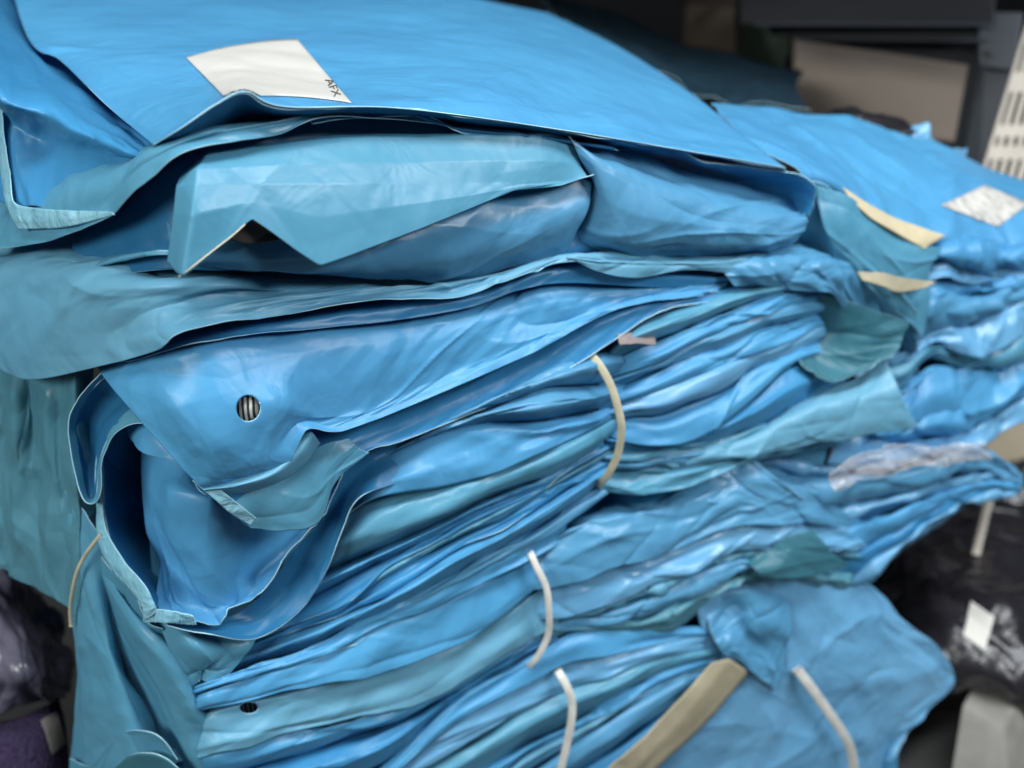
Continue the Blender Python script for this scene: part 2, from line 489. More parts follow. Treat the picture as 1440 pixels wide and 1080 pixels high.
bx = slab('cardboard_box', [D(1112, 30, 1.22), D(1382, 62, 1.14), D(1366, 205, 1.16), D(1118, 172, 1.24)], (.06, .25, 0), M['card'], None, .004)
tag(bx, 'wide brown cardboard box on the shelf behind the blue bags', 'box')
bx2 = slab('cardboard_box', [D(962, 6, 1.34), D(1046, 10, 1.32), D(1042, 84, 1.34), D(960, 68, 1.36)], (.03, .2, 0), plain('shade_darkened_board', (.09, .07, .055), rough=.85, nscale=6), None, .004)  # dimness under the shelf put into a darker board colour
tag(bx2, 'small dim cardboard box in the dark top of the shelf', 'box')
gb = sheet('green_sack', [[(1040, -10, 1.3, 'D'), (1065, -12, 1.24, 'D'), (1100, -10, 1.24, 'D'), (1128, -6, 1.32, 'D')],
                          [(1036, 45, 1.3, 'D'), (1062, 45, 1.2, 'D'), (1100, 45, 1.2, 'D'), (1130, 45, 1.32, 'D')],
                          [(1040, 100, 1.3, 'D'), (1064, 104, 1.24, 'D'), (1100, 104, 1.24, 'D'), (1124, 98, 1.32, 'D')]],
           'green', None, n=(50, 50), und=4, seed=401, th=2)
gb.data.materials[0] = plain('dark_green_sacking', (.018, .03, .02), rough=.8); gb.data.materials[1] = gb.data.materials[0]
tag(gb, 'dark green and grey sack standing between the cardboard boxes', 'sack')

# ================================================================== THE PILE IN FOCUS
# ---- 1 top bag ------------------------------------------------------------
top = sheet('mailer_bag', [
    [(6, -60, 2, 'T'), (120, -60, 1.5, 'T'), (230, -60, 1, 'T'), (340, -55, .5, 'T'), (450, -40, 0, 'T'), (560, -20, -.5, 'T'), (640, -8, -1, 'T'), (700, 4, -1.8, 'T'), (769, 18, -2.6, 'T')],
    [(38, 50, .6, 'T'), (130, 40, .6, 'T'), (240, 35, .6, 'T'), (350, 35, .5, 'T'), (460, 35, .3, 'T'), (590, 35, 0, 'T'), (700, 38, -.8, 'T'), (790, 45, -2, 'T'), (862, 62, -3.1, 'T')],
    [(85, 85, .2, 'T'), (160, 85, .5, 'T'), (260, 80, .6, 'T'), (360, 80, .5, 'T'), (480, 85, .4, 'T'), (620, 90, .2, 'T'), (760, 90, -.8, 'T'), (870, 100, -2.2, 'T'), (967, 128, -3.6, 'T')],
    [(150, 148, -.1, 'T'), (210, 130, .3, 'T'), (285, 120, .5, 'T'), (352, 106, .5, 'T'), (500, 122, .4, 'T'), (650, 132, .2, 'T'), (800, 145, -1.2, 'T'), (930, 165, -2.8, 'T'), (1050, 195, -4.3, 'T')],
    [(216, 204, .6), (255, 180, .8), (303, 147, .9), (345, 129, .9), (400, 150, .9), (560, 152, .8), (760, 178, .6), (930, 206, .5), (1105, 236, .5)]],
    'sky', None, n=(260, 130), und=.9, cell=5, cre=34, camp=.8, ang=-20, spread=60, clen=3.4, cw=.22, seed=1, pin=.6, fac=.9, fcell=4.5)
tag(top, 'big smooth blue mailer bag on top of the pile carrying the white label', 'mailer bag', 'blue mailer bags of the pile')
bt = bvh_of(top)
lab = patch('label', [(262, 83), (418, 57), (494, 147), (318, 140)], bt, M['paper'], top, n=(40, 30), bulge=(0, -6))

def text_on(body, corners, bvh, mat, parent, lift=.0009):
    cu = bpy.data.curves.new('tmp_text', 'FONT'); cu.body = body; cu.resolution_u = 3
    ob = bpy.data.objects.new('tmp_text', cu); COL.objects.link(ob)
    dg = bpy.context.evaluated_depsgraph_get()
    me = bpy.data.meshes.new_from_object(ob.evaluated_get(dg))
    bpy.data.objects.remove(ob)
    co = np.array([v.co[:] for v in me.vertices]); mn = co.min(0); mx = co.max(0)
    tl, tr, br, bl = [np.array(c, float) for c in corners]
    for v in me.vertices:
        s = (v.co.x - mn[0]) / (mx[0] - mn[0]); t = 1 - (v.co.y - mn[1]) / (mx[1] - mn[1])
        p = tl * (1 - s) * (1 - t) + tr * s * (1 - t) + br * s * t + bl * (1 - s) * t
        w = on_sheet(bvh, p[0], p[1], lift)
        k = 0
        while w is None and k < 20:
            k += 1; w = on_sheet(bvh, p[0], p[1] - 2 * k, lift)
        v.co = w
    me.materials.clear(); me.name = 'lettering'
    return link('lettering', me, mat, parent)
text_on('AFX', [(468, 112), (480, 137), (470, 140), (457, 115)], bt, M['ink'], lab)

# lip of the top bag's mouth: curls over at the front, underside shade put into its colour
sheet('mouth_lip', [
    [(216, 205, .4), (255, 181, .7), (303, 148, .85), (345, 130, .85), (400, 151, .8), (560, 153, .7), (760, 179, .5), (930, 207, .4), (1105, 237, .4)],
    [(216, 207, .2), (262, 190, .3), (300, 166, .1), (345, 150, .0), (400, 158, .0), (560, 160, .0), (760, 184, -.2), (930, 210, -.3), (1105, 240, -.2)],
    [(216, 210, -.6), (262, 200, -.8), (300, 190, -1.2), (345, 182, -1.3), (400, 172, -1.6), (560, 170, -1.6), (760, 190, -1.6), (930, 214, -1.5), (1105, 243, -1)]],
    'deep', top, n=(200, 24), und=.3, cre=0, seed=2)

# ---- 2 left leaf of the pile (deep blue, sealed edge) ----------------------
leaf = sheet('mailer_bag', [
    [(-60, -60, .5, 'T'), (20, -30, -.6, 'T'), (70, 50, -1.2, 'T'), (130, 96, -1.5, 'T'), (175, 140, -1.6, 'T'), (226, 190, -1.2)],
    [(-30, 60, -.6), (10, 100, -1.2), (60, 130, -1.8), (100, 160, -1.8), (150, 190, -1.4), (208, 222, -.6)],
    [(-20, 150, .6), (8, 170, .3), (60, 200, -1.2), (100, 212, -1.6), (140, 216, -1.6), (196, 228, -1.2)],
    [(-10, 230, 1.4), (14, 250, 1.2), (56, 258, .2), (90, 262, -.8), (130, 262, -1.2), (176, 258, -1.2)],
    [(-6, 280, 1.8), (20, 290, 1.7), (56, 290, 1.0), (90, 296, .2), (125, 294, -.4), (165, 288, -.6)]],
    'deep', None, n=(130, 90), und=1.2, cre=8, camp=1.0, ang=60, spread=25, clen=3, seed=3)
leaf.data.materials[0] = M['blue']
tag(leaf, 'blue bag at the far left of the pile folded inwards with a pale sealed corner', 'mailer bag', 'blue mailer bags of the pile')
sheet('sealed_seam', [
    [(-14, 60, .2), (0, 120, .5), (6, 190, 1.0), (17, 268, 1.8), (24, 285, 2.0), (40, 291, 1.9), (90, 296, 1.6), (150, 298, 1.4)],
    [(-24, 60, .2), (-10, 120, .6), (-2, 200, 1.2), (10, 275, 2.0), (22, 306, 2.2), (42, 310, 2.1), (92, 308, 1.8), (160, 299, 1.4)],
    [(-30, 60, .0), (-14, 120, .5), (-6, 205, 1.1), (8, 282, 2.0), (26, 318, 2.2), (40, 322, 2.1), (94, 319, 1.8), (162, 302, 1.4)]],
    'seal', leaf, n=(150, 12), und=.2, cre=18, camp=.35, ang=90, spread=10, clen=.5, cw=.05, seed=4, sv=.2, fine=.15)

# ---- 3 under leaf: greenish-blue shelf with bright cut edge ---------------
b3 = sheet('mailer_bag', [
    [(-30, 250, -6), (60, 220, -5), (120, 215, -5), (170, 210, -5), (216, 196, -5), (300, 170, -5), (380, 160, -5), (450, 158, -5), (520, 158, -5), (640, 170, -5)],
    [(-30, 300, 0), (60, 276, .2), (110, 262, .3), (170, 240, .3), (216, 206, .2), (289, 184, .0), (337, 176, -.2), (394, 168, -.3), (469, 158, -.4), (600, 160, -.6)],
    [(-30, 346, 1.5), (30, 330, 1.5), (112, 305, 1.3), (150, 285, 1.2), (190, 246, 1.0), (245, 208, .7), (310, 190, .4), (390, 176, .2), (469, 160, -.1), (600, 164, -.5)],
    [(-30, 354, 1.7), (67, 339, 1.8), (112, 322, 1.7), (150, 305, 1.6), (200, 262, 1.3), (255, 217, 1.0), (337, 198, .7), (394, 188, .4), (469, 162, .1), (640, 178, -.4)]],
    'teal', None, n=(220, 70), und=.5, cre=10, camp=.6, ang=-25, spread=30, seed=5)
tag(b3, 'teal blue bag whose wavy cut edge shows just under the top bag at the left', 'mailer bag', 'blue mailer bags of the pile')
# second thin edge behind it
b3b = sheet('mailer_bag', [
    [(420, 158, -4), (470, 160, -4), (540, 160, -4), (640, 176, -4), (760, 190, -4), (860, 200, -4)],
    [(430, 166, -.6), (480, 163, -.5), (560, 160, -.5), (640, 178, -.4), (760, 192, -.5), (860, 206, -.6)],
    [(440, 172, -.2), (500, 164, -.1), (600, 163, -.1), (655, 187, 0), (760, 196, -.2), (870, 212, -.3)]],
    'deep', None, n=(120, 30), und=.3, cre=2, seed=6)
tag(b3b, 'narrow deep blue bag edge squeezed between the top bag and the folded flap', 'mailer bag', 'blue mailer bags of the pile')

# ---- 4 the flap bag --------------------------------------------------------
flap = empty('mailer_bag', (600, 300, .5), 'light blue bag with a folded-over flap hanging in two points under the label', 'mailer bag', 'blue mailer bags of the pile')
# throat above the flap, its shade put into the film colour
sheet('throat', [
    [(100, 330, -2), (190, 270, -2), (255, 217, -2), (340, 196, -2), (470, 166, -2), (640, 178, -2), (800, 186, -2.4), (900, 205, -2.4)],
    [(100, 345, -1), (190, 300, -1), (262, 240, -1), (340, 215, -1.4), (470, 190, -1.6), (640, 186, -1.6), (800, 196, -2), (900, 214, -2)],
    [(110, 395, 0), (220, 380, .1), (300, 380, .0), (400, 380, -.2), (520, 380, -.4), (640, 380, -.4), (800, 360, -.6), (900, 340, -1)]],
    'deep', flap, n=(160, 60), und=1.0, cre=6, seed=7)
# upper band, sharp crease, hanging lower band
flap_sheet = sheet('flap', [
    [(268, 240, -.8), (294, 214, -.6), (350, 204, -.6), (450, 193, -.6), (560, 187, -.6), (660, 185, -.7), (740, 185, -.8), (770, 184, -1.0), (803, 191, -1.1)],
    [(258, 244, -.1), (290, 218, .1), (350, 208, .1), (450, 197, .2), (560, 191, .2), (660, 189, .1), (740, 189, .0), (775, 188, -.3), (806, 196, -.6)],
    [(252, 252, .5), (278, 238, .8), (350, 234, .9), (450, 230, 1.0), (560, 228, 1.0), (660, 226, .9), (740, 226, .7), (790, 228, .3), (818, 234, -.1)],
    [(248, 264, .8), (276, 260, 1.2), (350, 259, 1.4), (450, 259, 1.5), (560, 258, 1.5), (660, 257, 1.3), (740, 255, 1.0), (790, 255, .5), (826, 247, .2)],
    [(243, 300, 1.1), (272, 302, 1.75), (352, 284, 1.7), (450, 306, 2.05), (560, 290, 1.95), (655, 276, 1.6), (735, 262, 1.1), (790, 258, .6), (830, 248, .3)],
    [(234, 368, 1.4), (258, 388, 2.4), (354, 308, 1.95), (450, 374, 2.7), (560, 334, 2.35), (650, 298, 1.8), (722, 268, 1.15), (790, 261, .7), (836, 246, .4)]],
    'teal', flap, n=(200, 110), su=.12, sv=.12, und=.6, cell=4, cre=12, camp=.5, ang=-10, spread=30, clen=2.5, cw=.3, seed=8, fine=.05, fac=.3, fcell=2.6)
tube('torn_edge', [(252, 389, 2.32), (262, 382, 2.36), (277, 370, 2.3), (300, 352, 2.2), (326, 332, 2.1), (345, 315, 2.02)], .05, .05, M['rubber'], flap, n=40)
# grey-blue panel below the flap
sheet('side_panel', [
    [(230, 290, -1.0), (350, 280, -.8), (450, 270, -.8), (560, 262, -.8), (660, 256, -.8), (740, 252, -.7), (800, 248, -.5), (833, 256, -.3)],
    [(240, 340, .3), (350, 330, .4), (450, 330, .5), (560, 320, .6), (660, 305, .6), (740, 300, .5), (800, 290, .3), (828, 290, .0)],
    [(250, 366, .5), (350, 372, .8), (450, 378, .8), (560, 372, .9), (660, 360, .9), (720, 345, .8), (780, 330, .4), (812, 325, -.1)],
    [(255, 378, -.5), (350, 384, -.4), (450, 388, -.4), (560, 394, -.3), (640, 397, -.3), (700, 384, -.3), (760, 366, -.4), (798, 354, -.6)]],
    'pale', flap, n=(180, 70), und=.9, cre=14, camp=.8, ang=-12, spread=14, clen=4, seed=9)
sheet('garment', [[(322, 300, 1.0), (352, 294, 1.2), (386, 318, 1.0)], [(318, 334, 1.1), (350, 342, 1.4), (392, 338, 1.1)]],
    'brownish', flap, n=(30, 20), und=.6, cre=3, seed=58, th=1.0, rim='brownish')
# right body with bright ridge
sheet('side_panel', [
    [(770, 186, -2.2), (820, 196, -2.0), (880, 206, -2.2), (960, 240, -2.2), (1060, 262, -2.2), (1110, 280, -2.2), (1128, 300, -2)],
    [(801, 192, -.3), (844, 221, .2), (900, 246, .4), (990, 276, .4), (1060, 292, .3), (1110, 303, .2), (1134, 305, 0)],
    [(812, 215, .0), (850, 240, .5), (905, 268, .9), (990, 292, 1.0), (1055, 306, .9), (1104, 316, .7), (1138, 312, .2)],
    [(834, 256, -.5), (850, 280, .5), (905, 305, 1.2), (990, 318, 1.4), (1050, 325, 1.3), (1100, 330, 1.0), (1134, 324, .2)],
    [(816, 320, -.8), (850, 335, .3), (905, 342, .9), (990, 345, 1.1), (1050, 344, 1.0), (1095, 342, .7), (1126, 334, .1)],
    [(796, 353, -1.2), (850, 358, -.8), (905, 361, -.5), (990, 360, -.5), (1050, 355, -.5), (1090, 350, -.6), (1118, 342, -.8)]],
    'pale', flap, n=(180, 90), sv=.5, und=1.3, cre=16, camp=1.3, ang=-8, spread=18, clen=3.2, seed=10, fac=.9)
# mouth pocket: back wall and curled right end, shade put into a darker blue
sheet('mouth', [
    [(765, 180, -.4), (821, 184, -.2), (885, 198, -.1), (940, 208, 0), (990, 223, 0), (1050, 234, 0), (1100, 240, .1), (1128, 247, .3), (1147, 262, .6), (1146, 280, .4)],
    [(780, 186, -1.4), (830, 196, -1.8), (885, 212, -2.4), (940, 226, -2.8), (990, 240, -3.0), (1050, 252, -2.8), (1100, 262, -2.0), (1128, 268, -.9), (1143, 276, .1), (1144, 290, .2)],
    [(790, 192, -2.4), (840, 214, -4.0), (885, 234, -5.0), (940, 250, -5.4), (990, 268, -5.4), (1050, 282, -5.0), (1100, 294, -3.4), (1120, 298, -1.6), (1133, 300, -.3), (1137, 304, 0)]],
    'blue', flap, n=(180, 50), und=1.0, cre=6, camp=.9, ang=0, spread=30, seed=11)

# ---- 5 thin dark edges below the flap --------------------------------------
b5 = sheet('mailer_bag', [
    [(90, 350, -4), (180, 346, -4), (260, 350, -4), (350, 352, -4), (450, 356, -4), (560, 360, -4), (660, 366, -4)],
    [(100, 380, -.2), (180, 360, .2), (240, 356, .3), (330, 366, -.2), (450, 374, -.6), (560, 382, -.9), (640, 392, -1.2)],
    [(112, 383, .3), (176, 364, .7), (240, 355, .6), (330, 372, .1), (450, 378, -.4), (560, 386, -.7), (662, 396, -1.0)]],
    'teal', None, n=(160, 30), und=.3, cre=3, seed=12)
tag(b5, 'teal bag edge peeping out in a thin curve left of the hanging flap', 'mailer bag', 'blue mailer bags of the pile')

# ---- 6 wide teal bag -------------------------------------------------------
b6 = empty('mailer_bag', (400, 440, 0), 'wide teal bag bulging across the pile with its long wavy edge above the punched hole', 'mailer bag', 'blue mailer bags of the pile')
sheet('front_panel', [
    [(-40, 330, -5), (100, 330, -5), (260, 350, -5), (400, 360, -5), (540, 372, -5), (660, 376, -5), (770, 350, -5), (860, 350, -5), (960, 354, -5), (1050, 352, -5)],
    [(-40, 352, -.4), (100, 356, -.2), (250, 384, -.6), (350, 388, -1.0), (450, 392, -1.4), (560, 398, -1.4), (660, 396, -1.2), (770, 364, -1.1), (860, 362, -1.1), (960, 364, -1.2)],
    [(-40, 380, 1.1), (60, 378, 1.1), (180, 396, .8), (300, 402, .3), (420, 404, .0), (540, 406, -.2), (650, 400, -.3), (757, 370, -.2), (850, 363, -.3), (950, 366, -.4)],
    [(-40, 430, 1.9), (40, 430, 2.0), (130, 436, 1.6), (220, 430, 1.0), (320, 430, .7), (430, 424, .5), (560, 411, .3), (660, 402, .2), (790, 365, .3), (880, 372, .1)],
    [(-40, 480, 2.0), (10, 490, 2.1), (120, 490, 1.9), (200, 470, 1.3), (280, 452, .9), (400, 434, .7), (540, 421, .6), (656, 407, .5), (799, 362, .5), (900, 378, .2)],
    [(-30, 500, 1.6), (34, 533, 1.9), (139, 516, 1.8), (217, 494, 1.5), (270, 466, 1.2), (400, 440, 1.0), (540, 425, .9), (660, 412, .8), (757, 378, .7), (806, 361, .6)]],
    'cyan', b6, n=(280, 110), und=1.6, cell=4.0, cre=34, camp=2.2, ang=20, spread=55, clen=2.2, cw=.35, seed=13, fac=1.3, fcell=2.8)
# its right-hand light crest
sheet('front_panel', [
    [(780, 352, -3), (860, 350, -3), (940, 352, -3), (1020, 352, -3), (1100, 350, -3), (1160, 360, -3)],
    [(796, 361, .3), (850, 363, .3), (920, 366, .3), (990, 366, .3), (1050, 360, .3), (1130, 366, .2)],
    [(800, 363, .6), (850, 372, .7), (920, 374, .7), (990, 374, .7), (1060, 376, .6), (1120, 384, .5)],
    [(806, 364, .5), (845, 384, .7), (900, 391, .8), (967, 380, .7), (1050, 388, .5), (1140, 408, .3)]],
    'cyan', b6, n=(120, 40), und=.8, cre=10, camp=1.0, seed=14)
# under layer, darker blue strip
sheet('back_panel', [
    [(150, 500, -3), (260, 470, -3), (400, 440, -3), (540, 420, -3), (660, 405, -3), (757, 370, -3), (850, 360, -3), (940, 370, -3), (1020, 380, -3)],
    [(160, 510, -.6), (270, 470, -.5), (400, 446, -.3), (540, 430, -.3), (660, 416, -.3), (757, 380, -.3), (820, 366, -.3), (920, 384, -.2), (1000, 388, -.3)],
    [(180, 508, .3), (260, 486, .5), (337, 472, .5), (450, 461, .4), (562, 450, .3), (660, 432, .2), (730, 408, .2), (800, 398, .1), (940, 404, 0), (1040, 392, 0)]],
    'blue', b6, n=(200, 40), und=.5, cre=6, camp=.5, seed=15)

# ---- 7 bright bag with punched corner ---------------------------------------
b7 = empty('mailer_bag', (420, 600, 1), 'bright blue bag with a round punched hole in its drooping corner', 'mailer bag', 'blue mailer bags of the pile')
face7 = sheet('front_panel', [
    [(130, 490, -4), (200, 478, -4), (280, 462, -4), (380, 440, -4), (480, 425, -4), (600, 412, -4), (720, 390, -4), (820, 380, -4), (930, 384, -4), (1050, 386, -4)],
    [(139, 519, -.2), (200, 505, -.2), (270, 486, -.2), (360, 470, -.3), (460, 458, -.4), (562, 450, -.4), (680, 432, -.5), (780, 402, -.6), (900, 404, -.7), (1030, 394, -.8)],
    [(157, 542, .7), (220, 530, .9), (290, 512, .9), (370, 500, .8), (460, 490, .7), (560, 476, .5), (680, 450, .3), (780, 424, .1), (900, 412, -.1), (1020, 402, -.2)],
    [(195, 587, 1.1), (250, 572, 1.6), (310, 556, 1.8), (372, 540, 1.6), (440, 530, 1.2), (540, 520, 1.0), (660, 486, .7), (770, 448, .4), (890, 420, .1), (1010, 406, .0)],
    [(244, 644, 1.4), (290, 622, 2.0), (340, 600, 2.3), (388, 574, 2.3), (440, 578, 1.4), (520, 572, 1.2), (640, 522, .9), (770, 466, .6), (890, 423, .3), (1010, 409, .1)],
    [(277, 681, 1.4), (315, 668, 2.1), (350, 655, 2.4), (379, 640, 2.4), (420, 592, 1.4), (476, 598, 1.5), (600, 552, 1.2), (740, 488, .9), (860, 432, .5), (990, 412, .3)],
    [(287, 688, 1.3), (330, 680, 1.8), (372, 670, 2.0), (405, 655, 2.2), (431, 606, 1.9), (482, 607, 1.8), (600, 561, 1.4), (740, 500, 1.1), (870, 434, .7), (990, 415, .4)]],
    'sky', b7, n=(320, 150), su=.75, sv=.8, und=.7, cell=4, cre=20, camp=1.1, ang=-20, spread=25, clen=2.5, cw=.3, seed=16, hole=(349, 574, 17, 1.08), fac=.9, fcell=1.9)
# fabric seen through the punched hole
bvh7 = bvh_of(face7)
sheet('garment', [
    [(325, 550, 1.1), (349, 548, 1.5), (374, 550, 1.5)],
    [(325, 575, 1.3), (349, 575, 1.8), (374, 575, 1.8)],
    [(325, 600, 1.4), (349, 600, 1.8), (374, 600, 1.8)]],
    'knit', b7, n=(40, 40), und=.5, cre=0, seed=17, th=1.0).data.materials[1] = M['knit']
# sealed seam going down from the corner to the tip
sheet('sealed_seam', [
    [(270, 676, .9), (300, 700, 1.6), (325, 722, 1.8), (352, 738, 1.9)],
    [(282, 668, .9), (312, 690, 1.7), (335, 708, 1.9), (360, 728, 1.9)]],
    'seal', b7, n=(60, 10), und=.1, cre=6, camp=.3, ang=90, spread=10, clen=.5, cw=.05, seed=18, rim='rim')
# rolled under-fold of the corner
sheet('fold', [
    [(284, 684, 1.2), (330, 672, 1.6), (380, 652, 1.8), (412, 622, 1.4), (431, 604, 1.2)],
    [(286, 690, 1.5), (335, 684, 2.2), (385, 668, 2.4), (418, 640, 2.0), (440, 610, 1.6)],
    [(290, 696, 1.0), (340, 694, 1.4), (388, 680, 1.6), (424, 655, 1.2), (448, 622, .8)]],
    'cyan', b7, n=(80, 30), und=.2, cre=2, camp=.3, seed=19)
# back panel: deep-blue strip with long bright edge, dropping into the teal lap
sheet('back_panel', [
    [(270, 660, -2), (340, 650, -2), (420, 600, -2), (500, 580, -2), (600, 545, -2), (740, 482, -2), (860, 420, -2), (960, 404, -2), (1060, 398, -2)],
    [(280, 690, .2), (350, 680, .4), (430, 640, .2), (480, 615, .0), (600, 570, -.1), (740, 510, -.2), (860, 442, -.2), (960, 415, -.3), (1060, 400, -.3)],
    [(320, 712, .8), (380, 700, .9), (440, 660, .7), (490, 628, .6), (600, 588, .5), (740, 524, .3), (860, 462, .2), (950, 428, .1), (1060, 408, .0)],
    [(345, 738, 1.0), (400, 722, 1.2), (450, 676, 1.0), (510, 634, .9), (577, 614, .8), (700, 562, .6), (825, 503, .5), (930, 438, .3), (1060, 414, .2)],
    [(372, 744, 1.1), (446, 733, 1.2), (472, 676, 1.2), (517, 635, 1.1), (577, 617, 1.0), (690, 569, .8), (825, 504, .7), (930, 437, .5), (1040, 418, .3)]],
    'blue', b7, n=(260, 60), und=.5, cre=10, camp=.7, ang=-25, spread=12, clen=4, seed=20)

sheet('front_panel', [
    [(300, 690, .2), (360, 680, .5), (410, 660, .7), (450, 628, .8), (490, 616, .7)],
    [(335, 722, 1.2), (380, 712, 1.4), (425, 696, 1.4), (458, 656, 1.3), (505, 630, 1.1)],
    [(352, 742, 1.3), (400, 745, 1.5), (447, 734, 1.5), (473, 677, 1.4), (518, 636, 1.2)]],
    'teal', b7, n=(120, 50), und=.6, cre=8, camp=.8, seed=29)

# ---- 8 the rolled loop at the left -----------------------------------------
b8 = empty('mailer_bag', (130, 620, .5), 'rolled bag end forming a narrow dark loop left of the punched corner', 'mailer bag', 'blue mailer bags of the pile')
sheet('front_panel', [
    [(152, 520, -.5), (130, 548, -.3), (108, 590, -.3), (112, 640, -.2), (122, 690, -.1), (128, 700, 0), (134, 690, 0), (140, 640, -.2), (156, 605, -.4), (185, 575, -.6), (215, 580, -.9)],
    [(140, 524, .0), (118, 550, .4), (97, 592, .6), (101, 640, .7), (113, 692, .9), (126, 707, 1.0), (139, 696, .8), (145, 645, .5), (160, 612, .3), (190, 594, .1), (225, 598, -.3)]],
    'teal', b8, n=(160, 14), und=.2, cre=2, seed=21, su=1.0)
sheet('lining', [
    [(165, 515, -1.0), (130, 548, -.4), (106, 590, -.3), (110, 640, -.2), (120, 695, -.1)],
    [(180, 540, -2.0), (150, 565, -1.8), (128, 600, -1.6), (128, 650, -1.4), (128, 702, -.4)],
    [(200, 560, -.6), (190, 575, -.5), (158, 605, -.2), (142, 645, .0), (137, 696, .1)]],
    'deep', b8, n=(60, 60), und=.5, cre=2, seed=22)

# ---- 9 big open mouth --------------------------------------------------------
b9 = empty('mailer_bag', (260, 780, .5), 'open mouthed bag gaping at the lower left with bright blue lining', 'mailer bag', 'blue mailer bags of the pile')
# inside the mouth: left wall darkened in colour for its shade, brighter back wall
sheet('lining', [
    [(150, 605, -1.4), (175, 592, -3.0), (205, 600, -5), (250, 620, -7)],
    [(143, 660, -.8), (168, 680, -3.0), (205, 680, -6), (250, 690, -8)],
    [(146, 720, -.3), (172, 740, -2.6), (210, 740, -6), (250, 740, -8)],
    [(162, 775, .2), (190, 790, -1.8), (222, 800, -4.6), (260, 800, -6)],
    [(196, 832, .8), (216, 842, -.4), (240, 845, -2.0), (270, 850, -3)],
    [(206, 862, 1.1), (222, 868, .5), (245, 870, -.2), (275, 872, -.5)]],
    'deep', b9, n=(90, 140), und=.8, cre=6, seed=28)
sheet('lining', [
    [(200, 606, -3.6), (262, 640, -2.4), (300, 680, -2.6), (350, 700, -2.4), (400, 700, -2.0), (450, 680, -1.2), (490, 640, -.8)],
    [(200, 680, -3.4), (240, 690, -1.0), (300, 700, -.4), (345, 720, -.9), (400, 730, -1.0), (440, 730, -.6), (470, 690, -.2)],
    [(208, 735, -3.4), (246, 745, -1.0), (305, 745, .1), (350, 760, -.5), (390, 770, -.9), (420, 760, -.3), (448, 730, .2)],
    [(228, 790, -3.2), (262, 800, -1.3), (298, 800, -.1), (330, 815, -.3), (365, 810, -.8), (390, 795, -.2), (412, 768, .5)],
    [(222, 842, -1.2), (265, 850, -.7), (300, 850, -.4), (330, 850, -.2), (352, 845, -.1), (372, 826, .3), (394, 792, .7)],
    [(225, 870, .8), (255, 875, .8), (290, 878, .7), (307, 877, .8), (325, 864, .7), (356, 849, .8), (375, 826, .9), (396, 790, 1.0)]],
    'sky', b9, n=(180, 160), su=.8, sv=.8, und=.8, cre=12, camp=1.5, ang=60, spread=35, clen=2.6, cw=.35, seed=23, fac=1.2, fcell=2.4)
sheet('lining', [
    [(186, 588, -1.2), (205, 592, -.9), (226, 606, -.7), (252, 632, -.5)],
    [(178, 604, -1.6), (196, 614, -.9), (218, 626, -.5), (250, 642, -.3)],
    [(184, 618, -1.4), (198, 634, -.6), (218, 642, -.3), (246, 648, -.2)]],
    'sky', b9, n=(60, 30), und=.3, cre=2, seed=30)
# left wall with pale sealed seam
sheet('sealed_seam', [
    [(152, 600, -1.2), (140, 650, -.6), (144, 712, -.1), (152, 750, .3), (176, 790, .7), (205, 822, 1.0), (216, 845, 1.2), (222, 858, 1.2)],
    [(146, 604, -1.2), (137, 655, -.5), (139, 716, .1), (145, 760, .5), (166, 796, .9), (196, 830, 1.2), (209, 850, 1.4), (212, 866, 1.4)],
    [(142, 608, -1.3), (134, 660, -.5), (136, 716, .1), (139, 762, .5), (157, 800, .9), (186, 832, 1.2), (201, 856, 1.4), (202, 874, 1.4)]],
    'seal', b9, n=(140, 12), und=.3, cre=16, camp=.3, ang=0, spread=10, clen=1.5, cw=.06, seed=24)
sheet('sealed_seam', [
    [(206, 856, 1.3), (235, 858, 1.2), (258, 862, 1.1), (272, 866, 1.0)],
    [(202, 876, 1.5), (232, 876, 1.4), (255, 878, 1.2), (276, 879, 1.1)]],
    'seal', b9, n=(80, 14), und=.15, cre=30, camp=.35, ang=90, spread=6, clen=.4, cw=.03, seed=25)
# second rim, deep blue channel
sheet('channel', [
    [(232, 876, -.2), (300, 874, -.4), (350, 852, -.5), (386, 810, -.6), (420, 762, -.6), (452, 728, -.7), (476, 672, -.7), (520, 634, -.8), (600, 606, -.9)],
    [(232, 879, .3), (300, 882, .1), (356, 868, -.2), (396, 830, -.5), (432, 776, -.6), (462, 735, -.6), (486, 686, -.6), (530, 646, -.7), (610, 616, -.8)],
    [(236, 882, .9), (300, 889, .8), (366, 884, .6), (412, 846, .5), (448, 796, .4), (474, 746, .3), (498, 698, .2), (545, 662, .1), (620, 634, -.1)],
    [(240, 882, 1.1), (300, 894, 1.2), (362, 897, 1.2), (424, 856, 1.2), (461, 800, 1.1), (480, 745, 1.0), (503, 700, .9), (545, 684, .7), (620, 664, .4)]],
    'deep', b9, n=(200, 50), und=.4, cre=10, camp=.6, ang=0, spread=14, clen=4, seed=27)

